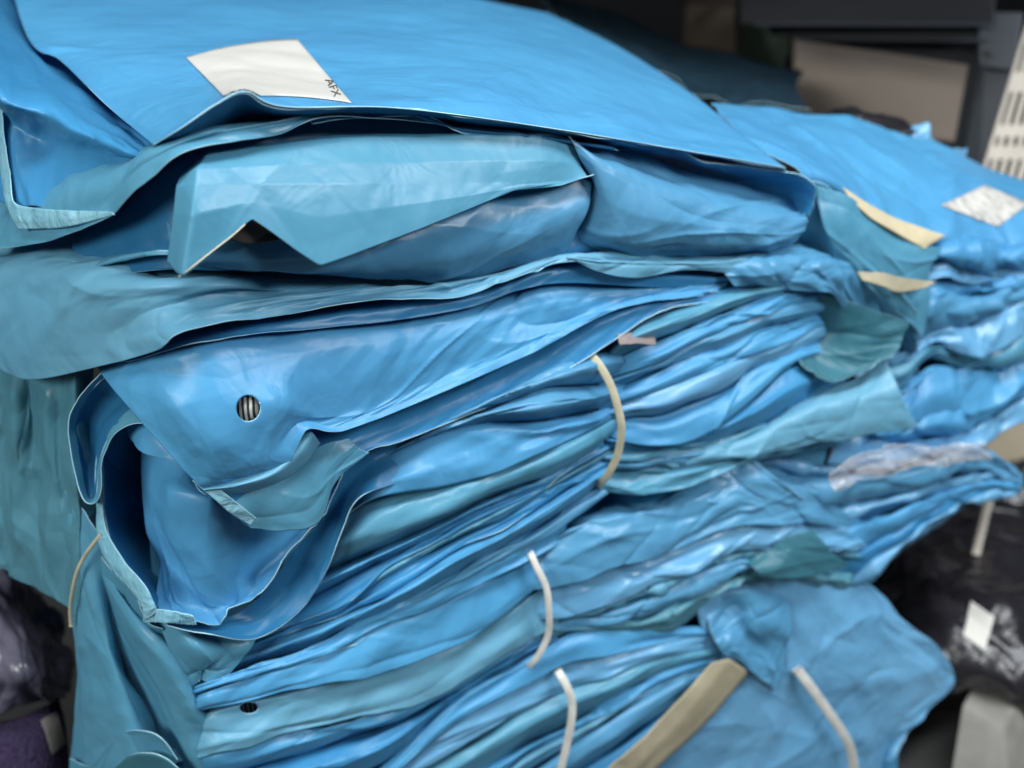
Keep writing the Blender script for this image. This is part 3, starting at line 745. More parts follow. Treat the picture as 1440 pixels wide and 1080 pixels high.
# ---- 10 folded layers of the first banded bundle ------------------------------
bun1 = empty('bag_bundle', (650, 720, 0), 'upper bundle of folded blue bags pinched by the cream rubber band', 'bag bundle', 'banded bundles of blue bags')
L6 = [(245, 985), (330, 962), (450, 922), (562, 862), (675, 802), (780, 750), (825, 712), (846, 680), (880, 668)]
L5b = [(250, 968), (330, 946), (450, 905), (562, 851), (656, 798), (769, 736), (820, 700), (848, 667), (880, 655)]
L5 = [(300, 930), (380, 898), (450, 874), (562, 825), (637, 772), (712, 739), (780, 697), (852, 650), (880, 638)]
L4 = [(330, 905), (400, 878), (450, 859), (502, 836), (535, 800), (570, 784), (660, 735), (772, 682), (855, 630), (880, 616)]
L3 = [(380, 850), (450, 806), (544, 768), (637, 727), (690, 700), (787, 666), (859, 612), (882, 596)]
def midline(a, c, t, wob=3, sd=0):
    rs = np.random.RandomState(sd); m = 12
    A, B = bres(a, m), bres(c, m)
    return [tuple(q) for q in (A * (1 - t) + B * t + np.stack([np.zeros(m), rs.normal(0, wob, m)], 1))]
L34 = midline(L3, L4, .55, 4, 3)
L45 = midline(L4, L5, .5, 3, 4)
L2 = [(440, 760), (480, 722), (525, 693), (570, 681), (640, 670), (712, 651), (790, 618), (859, 588), (882, 574)]
L1 = [(470, 680), (540, 640), (610, 612), (640, 602), (700, 596), (760, 592), (859, 574), (882, 560)]
L0 = [(500, 650), (560, 628), (620, 600), (690, 570), (761, 545), (842, 540), (878, 530)]
L00 = [(540, 630), (620, 592), (690, 560), (780, 515), (840, 490), (872, 486)]
ocl = [-2.8, -2.0, -1.0, -.3, .2, .5, .5, .4, .1, -.5, -1.4]
strata('folded_bag', [(0, 0)] * 11, [(0, 0)] * 11, 1, ['pale', 'pale', 'sky', 'teal', 'sky', 'blue', 'teal', 'blue', 'sky', 'pale'], bun1, seed=5, bulge=1.1, over=.18,
       kinds='ppefpepepe', nn=(240, 30), bounds=[L00, L0, L1, L2, L3, L34, L4, L45, L5, L5b, L6], oc=ocl, und=.4, cre=22, camp=1.7, spread=7, clen=5, cw=.13, sv=.35)
R0 = [(840, 500), (900, 452), (960, 436), (1030, 412), (1100, 396), (1170, 388), (1210, 400)]
R1 = [(842, 534), (859, 528), (936, 501), (1000, 466), (1063, 444), (1140, 418), (1205, 420)]
R2 = [(842, 574), (875, 565), (968, 527), (1031, 504), (1105, 479), (1147, 456), (1200, 450)]
R3 = [(840, 606), (880, 618), (940, 622), (968, 616), (1031, 578), (1076, 540), (1120, 500), (1195, 490)]
R4 = [(840, 630), (878, 634), (968, 626), (1038, 611), (1127, 578), (1195, 540)]
R5 = [(840, 658), (865, 661), (936, 655), (1019, 642), (1063, 632), (1140, 615), (1200, 600)]
R6 = [(838, 690), (880, 692), (952, 687), (1006, 667), (1063, 645), (1140, 630), (1200, 620)]
strata('folded_bag', [(0, 0)] * 9, [(0, 0)] * 9, 1, ['teal', 'sky', 'pale', 'sky', 'sheen_blue', 'sky', 'blue', 'teal', 'pale', 'teal'], bun1, seed=8, bulge=1.0, over=.15,
       kinds='pepefepepe', nn=(180, 28), bounds=[R0, midline(R0, R1, .5, 3, 5), R1, midline(R1, R2, .45, 3, 6), R2, midline(R2, R3, .5, 5, 7), R3, R4, midline(R4, R5, .5, 2, 8), R5, R6], oc=[-1.4, -.2, .2, .4, .4, .2, -.4, -2.0, -4.5], und=.6, cre=26, camp=1.9, spread=9, clen=4.5, cw=.13, sv=.35)

band = tube('rubber_band', [(820, 484, -1.4), (828, 497, .1), (842, 512, .7), (858, 540, 1.2), (868, 570, 1.6), (874, 602, 1.8), (869, 638, 1.5), (858, 662, 1.0), (849, 675, .3), (838, 688, -1.6)], .38, .12, M['rubber'])
tag(band, 'cream rubber band round the upper bundle, right of the picture centre', 'rubber band', 'rubber bands round the bundles')

M['tan'] = plain('greyish_tan_paper', (.26, .22, .21), rough=.7)
scr = sheet('paper_scrap', [
    [(868, 468, .3), (890, 466, .4), (918, 472, .4)],
    [(872, 484, 1.1), (894, 482, 1.3), (922, 486, 1.2)]],
    'tan', None, n=(30, 12), und=.3, cre=2, seed=146, rim='tan', th=.4)
tag(scr, 'small greyish tan paper scrap stuck in the folds above the upper rubber band', 'paper scrap')

# right corner flaps
g1 = sheet('mailer_bag', [
    [(1100, 400, -1.5), (1140, 410, -1), (1196, 425, -.5), (1240, 440, 0), (1278, 452, .4)],
    [(1090, 440, -4.0), (1140, 460, -2.8), (1190, 470, -.8), (1230, 480, .2), (1266, 480, .6)],
    [(1120, 490, -1.4), (1150, 510, -1.2), (1190, 515, -.2), (1225, 512, .4), (1250, 504, .7)],
    [(1130, 510, .3), (1150, 528, .6), (1176, 537, .8), (1210, 524, .8), (1245, 506, .8)]],
    'green', None, n=(110, 90), und=1.3, cre=10, camp=1.4, seed=31, fac=1.2)
tag(g1, 'sea green bag corner tucked into the dark hollow at the right end of the pile', 'mailer bag', 'blue mailer bags of the pile')
g2 = sheet('mailer_bag', [
    [(900, 640, -1.5), (980, 610, -1.5), (1060, 590, -1.5), (1140, 556, -1.5), (1200, 535, -1.2), (1246, 506, -.6)],
    [(930, 650, .3), (1000, 632, .6), (1060, 612, .8), (1140, 575, 1.0), (1200, 560, 1.2), (1262, 546, 1.2)],
    [(940, 655, .6), (1010, 642, 1.0), (1070, 632, 1.3), (1140, 610, 1.5), (1210, 592, 1.6), (1276, 576, 1.5)],
    [(950, 660, .5), (1020, 646, .9), (1080, 638, 1.1), (1150, 624, 1.3), (1220, 612, 1.4), (1291, 600, 1.4)]],
    'cyan', None, n=(170, 60), und=.8, cre=16, camp=1.2, ang=-10, spread=40, clen=1.8, seed=32, fac=1.0, fcell=2.2)
tag(g2, 'pale blue bag corner catching the light below the sea green corner', 'mailer bag', 'blue mailer bags of the pile')
g3 = sheet('mailer_bag', [
    [(1000, 360, -3), (1060, 350, -3), (1120, 340, -3), (1180, 350, -2.6), (1230, 380, -2), (1260, 420, -2)],
    [(1010, 372, .2), (1060, 366, .3), (1110, 366, .4), (1160, 376, .3), (1200, 400, -.6), (1240, 440, -1.2)],
    [(1020, 386, .5), (1070, 390, .8), (1120, 394, .8), (1165, 400, .4), (1200, 430, -.8), (1240, 480, -1.4)],
    [(1030, 398, .3), (1080, 404, .5), (1130, 410, .5), (1170, 412, .0), (1200, 460, -1.2), (1240, 520, -1.8)]],
    'pale', None, n=(130, 60), und=1.4, cre=18, camp=1.8, seed=33, fac=1.8, fcell=1.8)
tag(g3, 'crumpled grey blue bag end right below the mouth of the flap bag', 'mailer bag', 'blue mailer bags of the pile')

# dark hollow film behind the right corner
g4 = sheet('mailer_bag', [
    [(1130, 250, -2.2), (1165, 262, -1.6), (1185, 290, -1.2), (1200, 340, -.8), (1240, 380, -.5), (1290, 440, -.4)],
    [(1110, 330, -3.2), (1150, 345, -2.2), (1180, 375, -1.4), (1210, 405, -1.2), (1250, 440, -1.2), (1290, 470, -1.2)],
    [(1100, 420, -5.0), (1130, 440, -7), (1160, 470, -8), (1200, 500, -8), (1250, 520, -6), (1290, 530, -3.4)],
    [(1080, 560, -2.0), (1120, 570, -2.4), (1160, 570, -2.6), (1210, 560, -2.6), (1260, 560, -2.6), (1300, 600, -2.4)]],
    'teal', None, n=(100, 110), und=1.6, cre=14, camp=1.6, seed=34)
tag(g4, 'teal bag draped down the dark right corner of the pile', 'mailer bag', 'blue mailer bags of the pile')

# ---- 11 second banded bundle -------------------------------------------------
bun2 = empty('bag_bundle', (600, 880, 0), 'middle bundle of folded blue bags held by a white rubber band', 'bag bundle', 'banded bundles of blue bags')
C1 = [(222, 1015), (334, 985), (410, 968), (490, 949), (560, 932), (640, 903), (700, 868), (757, 826), (786, 800)]
C2 = [(232, 1070), (340, 1045), (423, 1020), (490, 1006), (600, 980), (669, 940), (749, 893), (786, 872)]
C2b = [(240, 1095), (380, 1070), (470, 1050), (560, 1018), (640, 975), (700, 936), (752, 902), (786, 884)]
C3 = [(250, 1150), (400, 1118), (525, 1085), (600, 1018), (645, 975), (700, 942), (745, 918), (786, 900)]
T6 = [(215, 985)] + [(p[0] - 6, p[1] - 14) for p in L6[1:-2]] + [(800, 720)]
strata('folded_bag', [(0, 0)] * 10, [(0, 0)] * 10, 1, ['sky', 'sky', 'cyan', 'sky', 'blue'], bun2, seed=16, bulge=1.0, over=.12,
       kinds='eeefp', nn=(240, 50), bounds=[T6, midline(T6, C1, .35, 7, 9), C1, C2, C2b, C3], oc=[-2.2, .3, .7, .6, .5, .4, .3, .1, -.2, -1.2], und=.8, cre=20, camp=1.5, spread=9, clen=5, cw=.18, sv=.45, fac=1.1, fcell=2.6, holes={2: (350, 995, 13, .62)})
sheet('garment', [[(325, 980, -.4), (350, 978, -.4), (378, 974, -.4)], [(325, 1012, -.2), (350, 1010, -.2), (378, 1006, -.2)]], 'knit', bun2, n=(20, 20), und=.3, cre=0, seed=57, th=1.0, rim='knit')
D0 = [(745, 780), (800, 742), (850, 722), (950, 708), (1050, 668), (1110, 670), (1170, 710), (1215, 740)]
D1 = [(745, 868), (787, 866), (843, 852), (895, 827), (975, 800), (1017, 779), (1060, 768), (1130, 770), (1215, 770)]
D2 = [(745, 880), (787, 876), (857, 862), (912, 838), (999, 798), (1060, 782), (1130, 785), (1205, 790)]
D3 = [(745, 890), (787, 884), (878, 876), (947, 850), (1027, 810), (1080, 796), (1140, 800), (1200, 806)]
D4 = [(745, 905), (784, 892), (850, 893), (912, 889), (965, 868), (1017, 836), (1070, 815), (1130, 820), (1195, 826)]
strata('folded_bag', [(0, 0)] * 9, [(0, 0)] * 9, 1, ['pale', 'sheen_blue', 'teal', 'pale', 'shade_teal'], bun2, seed=19, bulge=1.0, over=.12,
       kinds='eepfp', nn=(200, 50), bounds=[D0, midline(D0, D1, .55, 6, 13), D1, D2, D3, D4], oc=[-1.2, -.1, .1, .2, .2, .1, .0, -.2, -.6], und=1.2, cre=44, camp=2.2, spread=22, clen=2.8, cw=.16, sv=.4, fac=1.6, fcell=2.4)
band2 = tube('rubber_band', [(738, 762, -1.2), (746, 778, .3), (754, 796, .9), (768, 826, 1.4), (772, 860, 1.6), (771, 892, 1.4), (758, 920, 1.1), (745, 936, .4), (732, 950, -1.2)], .34, .12, M['whiterubber'])
tag(band2, 'white rubber band round the middle bundle, directly above the lowest band of the two', 'rubber band', 'rubber bands round the bundles')

# ---- 12 third bundle -----------------------------------------------------------
bun3 = empty('bag_bundle', (800, 1020, 0), 'lowest bundle of folded blue bags in front, its white band cut by the picture edge', 'bag bundle', 'banded bundles of blue bags')
E0 = [(520, 1090), (600, 1025), (645, 978), (700, 950), (745, 925), (790, 892), (860, 886), (940, 884), (1030, 880)]
E1 = [(510, 1140), (600, 1075), (680, 1030), (740, 990), (792, 968), (850, 950), (920, 925), (1000, 905), (1040, 900)]
E2 = [(510, 1180), (620, 1120), (700, 1070), (750, 1040), (800, 1018), (860, 985), (930, 945), (1010, 925), (1045, 920)]
E3 = [(520, 1210), (640, 1150), (720, 1100), (790, 1052), (850, 1015), (920, 972), (980, 945), (1035, 935)]
E4 = [(520, 1250), (640, 1200), (720, 1150), (790, 1100), (850, 1060), (910, 1020), (980, 965), (1040, 945)]
E5 = [(520, 1330), (640, 1280), (720, 1230), (800, 1160), (860, 1110), (930, 1050), (1000, 985), (1050, 955)]
strata('folded_bag', [(0, 0)] * 10, [(0, 0)] * 10, 1, ['sky', 'sheen_blue', 'teal', 'sky', 'cyan', 'pale', 'blue'], bun3, seed=41, bulge=1.0, over=.12,
       kinds='eepppfp', nn=(220, 36), bounds=[E0, midline(E0, E1, .5, 4, 11), E1, E2, midline(E2, E3, .5, 4, 12), E3, E4, E5], oc=[0, .2, .3, .2, -.1, -.1, .2, .2, 0, -.3], und=.8, cre=26, camp=2.0, spread=10, clen=4.5, cw=.15, sv=.35)
band3 = tube('rubber_band', [(778, 934, -1.0), (786, 946, .8), (796, 963, 1.5), (804, 985, 1.8), (804, 1010, 1.9), (798, 1042, 1.8), (789, 1080, 1.6), (778, 1120, 1.2)], .44, .14, M['whiterubber'])
tag(band3, 'white rubber band round the lowest bundle, just below the middle bundle band', 'rubber band', 'rubber bands round the bundles')

M['olive'] = plain('dull_cream_card', (.40, .36, .25), rough=.6, noise=.15, nscale=25)
stick = sheet('card_strip', [
    [(1001, 932, 1.7), (940, 1000, 2.0), (880, 1058, 2.2), (810, 1120, 2.2)],
    [(1026, 926, 1.9), (965, 1006, 2.3), (905, 1066, 2.5), (840, 1130, 2.5)],
    [(1054, 946, 1.5), (990, 1020, 1.8), (930, 1074, 2.0), (870, 1130, 2.0)]],
    'olive', None, n=(60, 16), sv=0, su=.6, und=.3, cre=3, fac=.2, seed=50, th=.5, rim='cream')
tag(stick, 'cream card strip sticking out slantwise beside the lowest bundle', 'card strip')

# ---- 13 drapes at the lower left ------------------------------------------------
bun4 = empty('bag_bundle', (150, 900, 0), 'bundle of teal bag ends draped down the lower left and tied with a thin band', 'bag bundle', 'banded bundles of blue bags')
def drape_rows():
    ys = [(500, 500), (560, 570), (620, 640), (680, 700), (740, 740), (785, 790), (800, 868)]
    xs = [-60, -20, 4, 22, 44, 62, 84, 104, 132]
    oo = [[-1.6, -.9, -1.2, -.6, -1.3, -.6, -1.3, -.8, -2.2],
          [-1.6, -.6, -1.3, -.2, -1.5, -.3, -1.3, -.5, -2.2],
          [-1.6, -.6, -1.6, -.1, -1.5, -.1, -1.1, -.3, -2.2],
          [-1.6, -.7, -1.6, -.3, -1.2, .0, -.9, -.2, -2.0],
          [-1.6, -.9, -1.2, -.5, -.8, .1, -.7, .0, -1.6],
          [-1.8, -1.2, -1.0, -.8, -.4, .1, -.5, .1, -1.2],
          [-2.4, -1.6, -1.0, -.9, -.3, .0, -.3, .0, -1.0]]
    out = []
    for k, (ya, yb) in enumerate(ys):
        out.append([(x + (k * 1.2 if x > 40 else 0), ya + (yb - ya) * max(0, min(1, (x - 4) / 98)), o) for x, o in zip(xs, [q * 1.1 for q in oo[k]])])
    return out
sheet('folded_bag', drape_rows(), 'shade_teal', bun4, n=(150, 160), su=.35, sv=.8, und=1.2, cre=26, camp=1.8, ang=70, spread=35, clen=2.2, cw=.25, seed=51, fac=1.4, fcell=2.2)
sheet('folded_bag', [
    [(122, 768, -1.6), (138, 772, -.9), (160, 806, -.3), (190, 838, .2), (208, 874, .5), (230, 884, .2)],
    [(112, 880, -2.2), (136, 880, -2.0), (160, 890, -2.0), (188, 905, -1.8), (215, 915, -1.6), (240, 925, -1.6)],
    [(108, 1000, -2.4), (140, 1000, -2.4), (180, 1000, -2.4), (215, 1010, -2.2), (245, 1020, -2), (275, 1020, -2)],
    [(105, 1170, -2.4), (140, 1170, -2.4), (190, 1170, -2.4), (240, 1170, -2.2), (280, 1170, -2), (320, 1170, -2)]],
    'teal', bun4, n=(80, 120), und=1.0, cre=8, seed=59)
sheet('folded_bag', [
    [(84, 680, -1.6), (100, 700, -1.0), (120, 720, -.6), (140, 750, -.6), (160, 790, -1.0)],
    [(90, 780, -1.0), (108, 790, -.2), (124, 800, 0), (140, 815, -.4), (158, 850, -1.4)],
    [(100, 860, -.8), (112, 880, .2), (132, 890, .5), (152, 900, .2), (176, 940, -1.4)],
    [(110, 960, -.8), (124, 960, .5), (150, 965, .9), (180, 980, .5), (215, 1010, -1.4)],
    [(98, 1060, -.8), (120, 1060, .6), (155, 1060, 1.1), (200, 1070, .8), (250, 1100, -1.4)],
    [(96, 1160, -.8), (120, 1160, .6), (160, 1160, 1.1), (210, 1160, .8), (262, 1170, -1.4)]],
    'teal', bun4, n=(90, 160), und=1.0, cre=10, camp=.8, ang=85, spread=10, clen=5, cw=.4, seed=52)
sheet('folded_bag', [
    [(128, 780, -2.2), (140, 786, -1.0), (156, 812, -.9), (182, 850, -1.0), (222, 884, -1.8)],
    [(154, 880, -2.0), (172, 880, -.4), (200, 890, .3), (240, 910, .2), (270, 930, -1.0)],
    [(205, 990, -2.0), (220, 980, -.2), (240, 985, .5), (270, 990, .4), (300, 1000, -1.0)],
    [(250, 1080, -2.0), (258, 1070, -.2), (278, 1064, .6), (310, 1060, .4), (350, 1060, -1.0)],
    [(280, 1160, -2.0), (290, 1150, -.2), (310, 1150, .6), (340, 1150, .4), (370, 1150, -1.0)]],
    'teal', bun4, n=(100, 160), und=1.0, cre=12, camp=.9, ang=80, spread=14, clen=4, cw=.4, seed=53)
# triangular lap below the mouth
sheet('folded_bag', [
    [(225, 868, -.6), (262, 876, -.4), (310, 880, -.3), (365, 886, -.4)],
    [(236, 900, .2), (270, 905, .6), (310, 915, .7), (352, 912, .5)],
    [(246, 936, .4), (275, 940, .8), (305, 940, .8), (337, 932, .6)],
    [(252, 972, .5), (278, 968, .8), (300, 962, .8), (322, 950, .7)]],
    'teal', bun1, n=(90, 70), und=1.2, cre=12, camp=1.6, ang=40, spread=40, clen=1.5, seed=54)
sheet('folded_bag', [
    [(98, 1066, .2), (127, 1076, 1.2), (161, 1038, 1.4), (191, 1027, 1.4), (225, 1036, 1.3), (250, 1068, 1.0)],
    [(98, 1100, .2), (130, 1090, 1.1), (162, 1060, 1.2), (191, 1046, 1.2), (222, 1052, 1.1), (245, 1085, 1.0)],
    [(98, 1150, .2), (130, 1140, .9), (162, 1140, 1.0), (191, 1140, 1.0), (222, 1140, 1.0), (245, 1140, 1.0)]],
    'teal', bun4, n=(90, 40), und=.3, cre=2, seed=55)
sheet('folded_bag', [
    [(150, 1090, 1.6), (166, 1076, 1.7), (187, 1060, 1.8), (212, 1058, 1.7), (236, 1068, 1.6), (262, 1092, 1.4)],
    [(150, 1150, 1.4), (166, 1150, 1.5), (187, 1150, 1.6), (212, 1150, 1.5), (236, 1150, 1.5), (262, 1150, 1.3)]],
    'green', bun4, n=(60, 20), und=.2, cre=0, seed=56)
band4 = tube('rubber_band', [(144, 750, .4), (132, 764, .6), (118, 784, .8), (108, 806, 1.0), (102, 832, 1.0), (99, 856, .9), (100, 880, .7)], .17, .12, M['rubber'])
tag(band4, 'thin cream rubber band round the draped bag ends at the lower left', 'rubber band', 'rubber bands round the bundles')

g5 = sheet('mailer_bag', [
    [(900, 720, -1.8), (960, 690, -1.4), (1010, 662, -1.0), (1054, 640, -.6)],
    [(930, 716, -.4), (990, 704, .2), (1040, 690, .5), (1086, 668, .6)],
    [(960, 728, -.2), (1020, 722, .5), (1080, 714, .8), (1134, 705, .9)]],
    'pale', None, n=(110, 60), und=1.0, cre=14, camp=1.2, seed=141, fac=1.2, fcell=1.8)
tag(g5, 'grey blue triangular bag corner below the pale corner, between the upper and middle bundle', 'mailer bag', 'blue mailer bags of the pile')
g6 = sheet('mailer_bag', [
    [(1050, 790, .4), (1080, 770, .9), (1110, 752, 1.2), (1140, 746, 1.2)],
    [(1060, 800, 1.6), (1096, 790, 1.9), (1130, 780, 2.1), (1166, 774, 2.0)],
    [(1072, 812, 1.8), (1108, 812, 2.2), (1150, 808, 2.4), (1194, 794, 2.2)]],
    'green', None, n=(80, 60), und=.6, cre=8, camp=.8, seed=142, fac=.6, fcell=1.6)
tag(g6, 'small sea green bag corner in the hollow above the smooth lower right bag', 'mailer bag', 'blue mailer bags of the pile')
g7 = sheet('mailer_bag', [
    [(990, 850, -1.0), (1030, 834, .2), (1066, 832, .5), (1108, 842, .4)],
    [(1000, 884, .8), (1034, 868, .1), (1064, 872, 1.6), (1112, 884, 1.3)],
    [(1014, 916, 1.3), (1036, 906, 1.5), (1066, 908, .8), (1104, 924, 1.5)],
    [(1046, 930, 1.4), (1058, 944, 1.7), (1076, 958, 1.8), (1096, 972, 1.7)]],
    'pale', None, n=(110, 110), und=.8, cre=16, camp=1.6, clen=1.4, spread=60, seed=143, fac=1.0, fcell=1.4)
tag(g7, 'crumpled grey blue bag knot beside the top of the slanting cream strip', 'mailer bag', 'blue mailer bags of the pile')
# ---- 14 lower right bag with band -------------------------------------------------
lb = sheet('mailer_bag', [
    [(960, 780, -1), (1040, 770, -1), (1120, 760, -1.2), (1180, 780, -1.6), (1226, 830, -2)],
    [(980, 860, 0), (1060, 850, .2), (1130, 850, .3), (1200, 850, 0), (1275, 876, -.6)],
    [(1000, 940, .4), (1070, 930, .7), (1140, 930, .9), (1220, 920, .8), (1316, 908, .2)],
    [(960, 1010, .4), (1060, 1010, .9), (1150, 1000, 1.2), (1240, 980, 1.1), (1341, 956, .5)],
    [(920, 1080, .2), (1040, 1080, .8), (1130, 1070, 1.1), (1210, 1040, 1.0), (1306, 1000, .6)],
    [(880, 1200, 0), (1000, 1200, .5), (1110, 1190, .7), (1200, 1150, .7), (1264, 1040, .5)]],
    'sheen_blue', None, n=(170, 150), und=2.0, cell=4, cre=34, camp=1.8, ang=-20, spread=50, clen=2.6, cw=.35, seed=61, fac=1.8, fcell=3)
tag(lb, 'smooth blue bag spread out at the lower right under a white band', 'mailer bag', 'blue mailer bags of the pile')
lb2 = sheet('mailer_bag', [
    [(1100, 1080, -.5), (1180, 1060, -.3), (1240, 1030, -.2), (1262, 1030, -.2)],
    [(1100, 1130, -.4), (1180, 1130, -.2), (1240, 1130, 0), (1268, 1130, 0)]],
    'sky', None, n=(60, 40), und=2.0, cre=10, camp=1.5, seed=62)
tag(lb2, 'blue bag corner at the bottom edge under the smooth lower right bag', 'mailer bag', 'blue mailer bags of the pile')
band5 = tube('rubber_band', [(1120, 940, 1.6), (1140, 966, 2.2), (1162, 997, 2.5), (1182, 1026, 2.7), (1196, 1054, 2.7), (1202, 1090, 2.5)], .62, .14, M['whiterubber'])
tag(band5, 'broad white band round the smooth bag at the lower right', 'rubber band', 'rubber bands round the bundles')

# ---- 15 blurred right part of the pile ----------------------------------------------
def right_pile():
    pr = empty('bag_bundle', (1300, 700, 0), 'blurred bundle of crumpled blue bags jutting to the right edge above the black bags', 'bag bundle', 'banded bundles of blue bags')
    up = [(960, 640), (1080, 640), (1170, 655), (1280, 640), (1350, 625), (1400, 640), (1438, 672)]
    lo = [(930, 960), (1060, 920), (1170, 850), (1250, 790), (1310, 740), (1370, 705), (1432, 690)]
    strata('folded_bag', up, lo, 6, ['sheen_blue', 'pale', 'sheen_blue', 'sky', 'blue'], pr, seed=71, ws=[.5, 1.6, .6, 1.3, .8, .5], bulge=1.3, jit=.12, prof='fold', und=1.4, cre=30, camp=2.0, fac=2.2, fcell=2.4, spread=40, clen=2.5, cw=.3, oc=[-5, -3.5, -1.6, .1, .2, 0, -.4])
    ps = empty('bag_stack', (1350, 400, 0), 'blurred second stack of crumpled blue bags at the right edge below its white label', 'bag stack')
    up = [(1240, 400), (1280, 380), (1320, 345), (1380, 340), (1450, 345), (1520, 350)]
    lo = [(1170, 640), (1250, 650), (1310, 640), (1380, 620), (1450, 580), (1520, 560)]
    strata('folded_bag', up, lo, 9, ['sky', 'sheen_blue', 'sky', 'pale', 'sheen_blue', 'teal', 'sky'], ps, seed=86, bulge=1.1, jit=.22, und=1.6, cre=50, camp=2.6, fac=3.0, fcell=2.4, spread=40, clen=2.5, cw=.3,
           oc=[-4, -3, -2.5, -2.5, -2.5, -2.5], over=.3, deep=-7)
right_pile()
rt = sheet('mailer_bag', [
    [(1000, 146, -13, 'F'), (1060, 150, -14), (1130, 158, -15), (1210, 165, -16), (1300, 196, -16), (1385, 232, -16), (1480, 268, -16)],
    [(1020, 165, -8), (1080, 175, -9), (1140, 185, -10), (1220, 210, -10), (1300, 230, -10), (1390, 255, -10), (1490, 290, -10)],
    [(1060, 200, -4), (1110, 210, -5), (1170, 230, -6), (1240, 260, -6), (1310, 280, -6), (1400, 290, -6), (1500, 310, -6)],
    [(1120, 240, -2.0), (1160, 250, -2.4), (1200, 272, -2.6), (1250, 300, -2.6), (1326, 332, -2.6), (1410, 340, -3), (1500, 346, -3)],
    [(1120, 264, -2.6), (1160, 276, -3.0), (1200, 302, -3.2), (1250, 334, -3.2), (1326, 362, -3.2), (1410, 368, -3.6), (1500, 374, -3.6)]],
    'sky', None, n=(170, 120), und=2.0, cell=4, cre=30, camp=1.8, spread=50, clen=3, cw=.4, seed=91)
tag(rt, 'blurred blue bag on top of the second stack with a crumpled white label', 'mailer bag', 'blue mailer bags of the pile')
def printed():
    m = plain('printed_label_paper', (.60, .59, .55), rough=.5, noise=.08, nscale=60, bump=.5)
    N = m.node_tree.nodes; L = m.node_tree.links
    tc = N.new('ShaderNodeTexCoord'); n = N.new('ShaderNodeTexNoise'); n.inputs['Scale'].default_value = 140; n.inputs['Detail'].default_value = 1
    r = N.new('ShaderNodeValToRGB'); r.color_ramp.elements[0].position = .53; r.color_ramp.elements[1].position = .58
    r.color_ramp.elements[0].color = (0, 0, 0, 1); r.color_ramp.elements[1].color = (.45, .45, .45, 1)
    mx = N.new('ShaderNodeMix'); mx.data_type = 'RGBA'
    pr = [q for q in N if q.type == 'BSDF_PRINCIPLED'][0]
    src = pr.inputs['Base Color'].links[0].from_socket
    L.new(tc.outputs['Object'], n.inputs['Vector']); L.new(n.outputs['Fac'], r.inputs['Fac']); L.new(r.outputs['Color'], mx.inputs[0])
    L.new(src, mx.inputs[6]); mx.inputs[7].default_value = (.22, .22, .22, 1); L.new(mx.outputs[2], pr.inputs['Base Color'])
    return m
patch('label', [(1322, 290), (1384, 262), (1446, 288), (1402, 320)], bvh_of(rt), printed(), rt, lift=.001)
cs = sheet('card_strip', [
    [(1186, 264, -1.6), (1220, 285, -1.6), (1260, 308, -1.6), (1328, 332, -1.6)],
    [(1196, 280, -1.2), (1226, 306, -1.0), (1262, 330, -1.0), (1300, 350, -1.0)]],
    'cream', None, n=(50, 12), und=.5, cre=2, seed=92, rim='cream', th=.8)
tag(cs, 'cream edged card strip along the front of the second stack, upper one', 'card strip')
cs2 = sheet('card_strip', [
    [(1206, 382, .1), (1240, 384, .3), (1270, 391, .4), (1316, 397, .2)],
    [(1214, 394, .5), (1244, 404, .8), (1264, 411, .9), (1300, 405, .6)]],
    'olive', None, n=(50, 12), und=.5, cre=2, seed=93, rim='cream', th=.8)
tag(cs2, 'short cream card strip lower down at the front of the second stack', 'card strip')
rs2 = sheet('mailer_bag', [
    [(1150, 262, -1.6), (1190, 276, -1.4), (1230, 305, -1.4), (1290, 340, -1.4), (1330, 350, -2)],
    [(1155, 310, -1.0), (1200, 320, -.8), (1240, 345, -.8), (1285, 365, -.8), (1310, 370, -1.4)],
    [(1170, 345, -.8), (1210, 370, -.7), (1245, 385, -.7), (1280, 400, -.8), (1305, 400, -1.4)],
    [(1190, 370, -.8), (1230, 410, -.6), (1265, 440, -.6), (1285, 460, -.8), (1300, 480, -1.4)]],
    'teal', None, n=(80, 80), und=1.6, cre=12, camp=1.4, seed=94)
tag(rs2, 'blurred teal bag side below the upper cream card strip', 'mailer bag', 'blue mailer bags of the pile')
M['shade_blue'] = film('shade_blackened_film', (.004, .026, .045), rough=.6, trans=0)  # blue film with the shelf's shade put into its colour
cr1 = sheet('mailer_bag', [
    [(1262, 190, -19), (1286, 182, -19), (1310, 196, -19), (1330, 206, -19), (1362, 204, -19)],
    [(1268, 204, -17), (1292, 196, -16.6), (1314, 210, -17), (1334, 216, -16.6), (1362, 214, -17)],
    [(1280, 222, -15.5), (1300, 224, -15.5), (1320, 228, -15.5), (1340, 234, -15.5), (1364, 236, -15.5)]],
    'sheen_blue', None, n=(90, 50), und=3, cre=20, camp=3, seed=144, fac=4, fcell=2)
tag(cr1, 'bright crumpled blue bag tuft just left of the grey shelf post', 'mailer bag', 'blue mailer bags of the pile')
bb = slab('cardboard_box', [D(1378, 596, .98), D(1470, 560, .98), D(1480, 640, .98), D(1384, 664, .98)], (.02, .08, 0), plain('beige_board', (.42, .36, .26), rough=.8, nscale=10), None, .006)
tag(bb, 'beige box corner at the right edge above the tip of the jutting bundle', 'box')
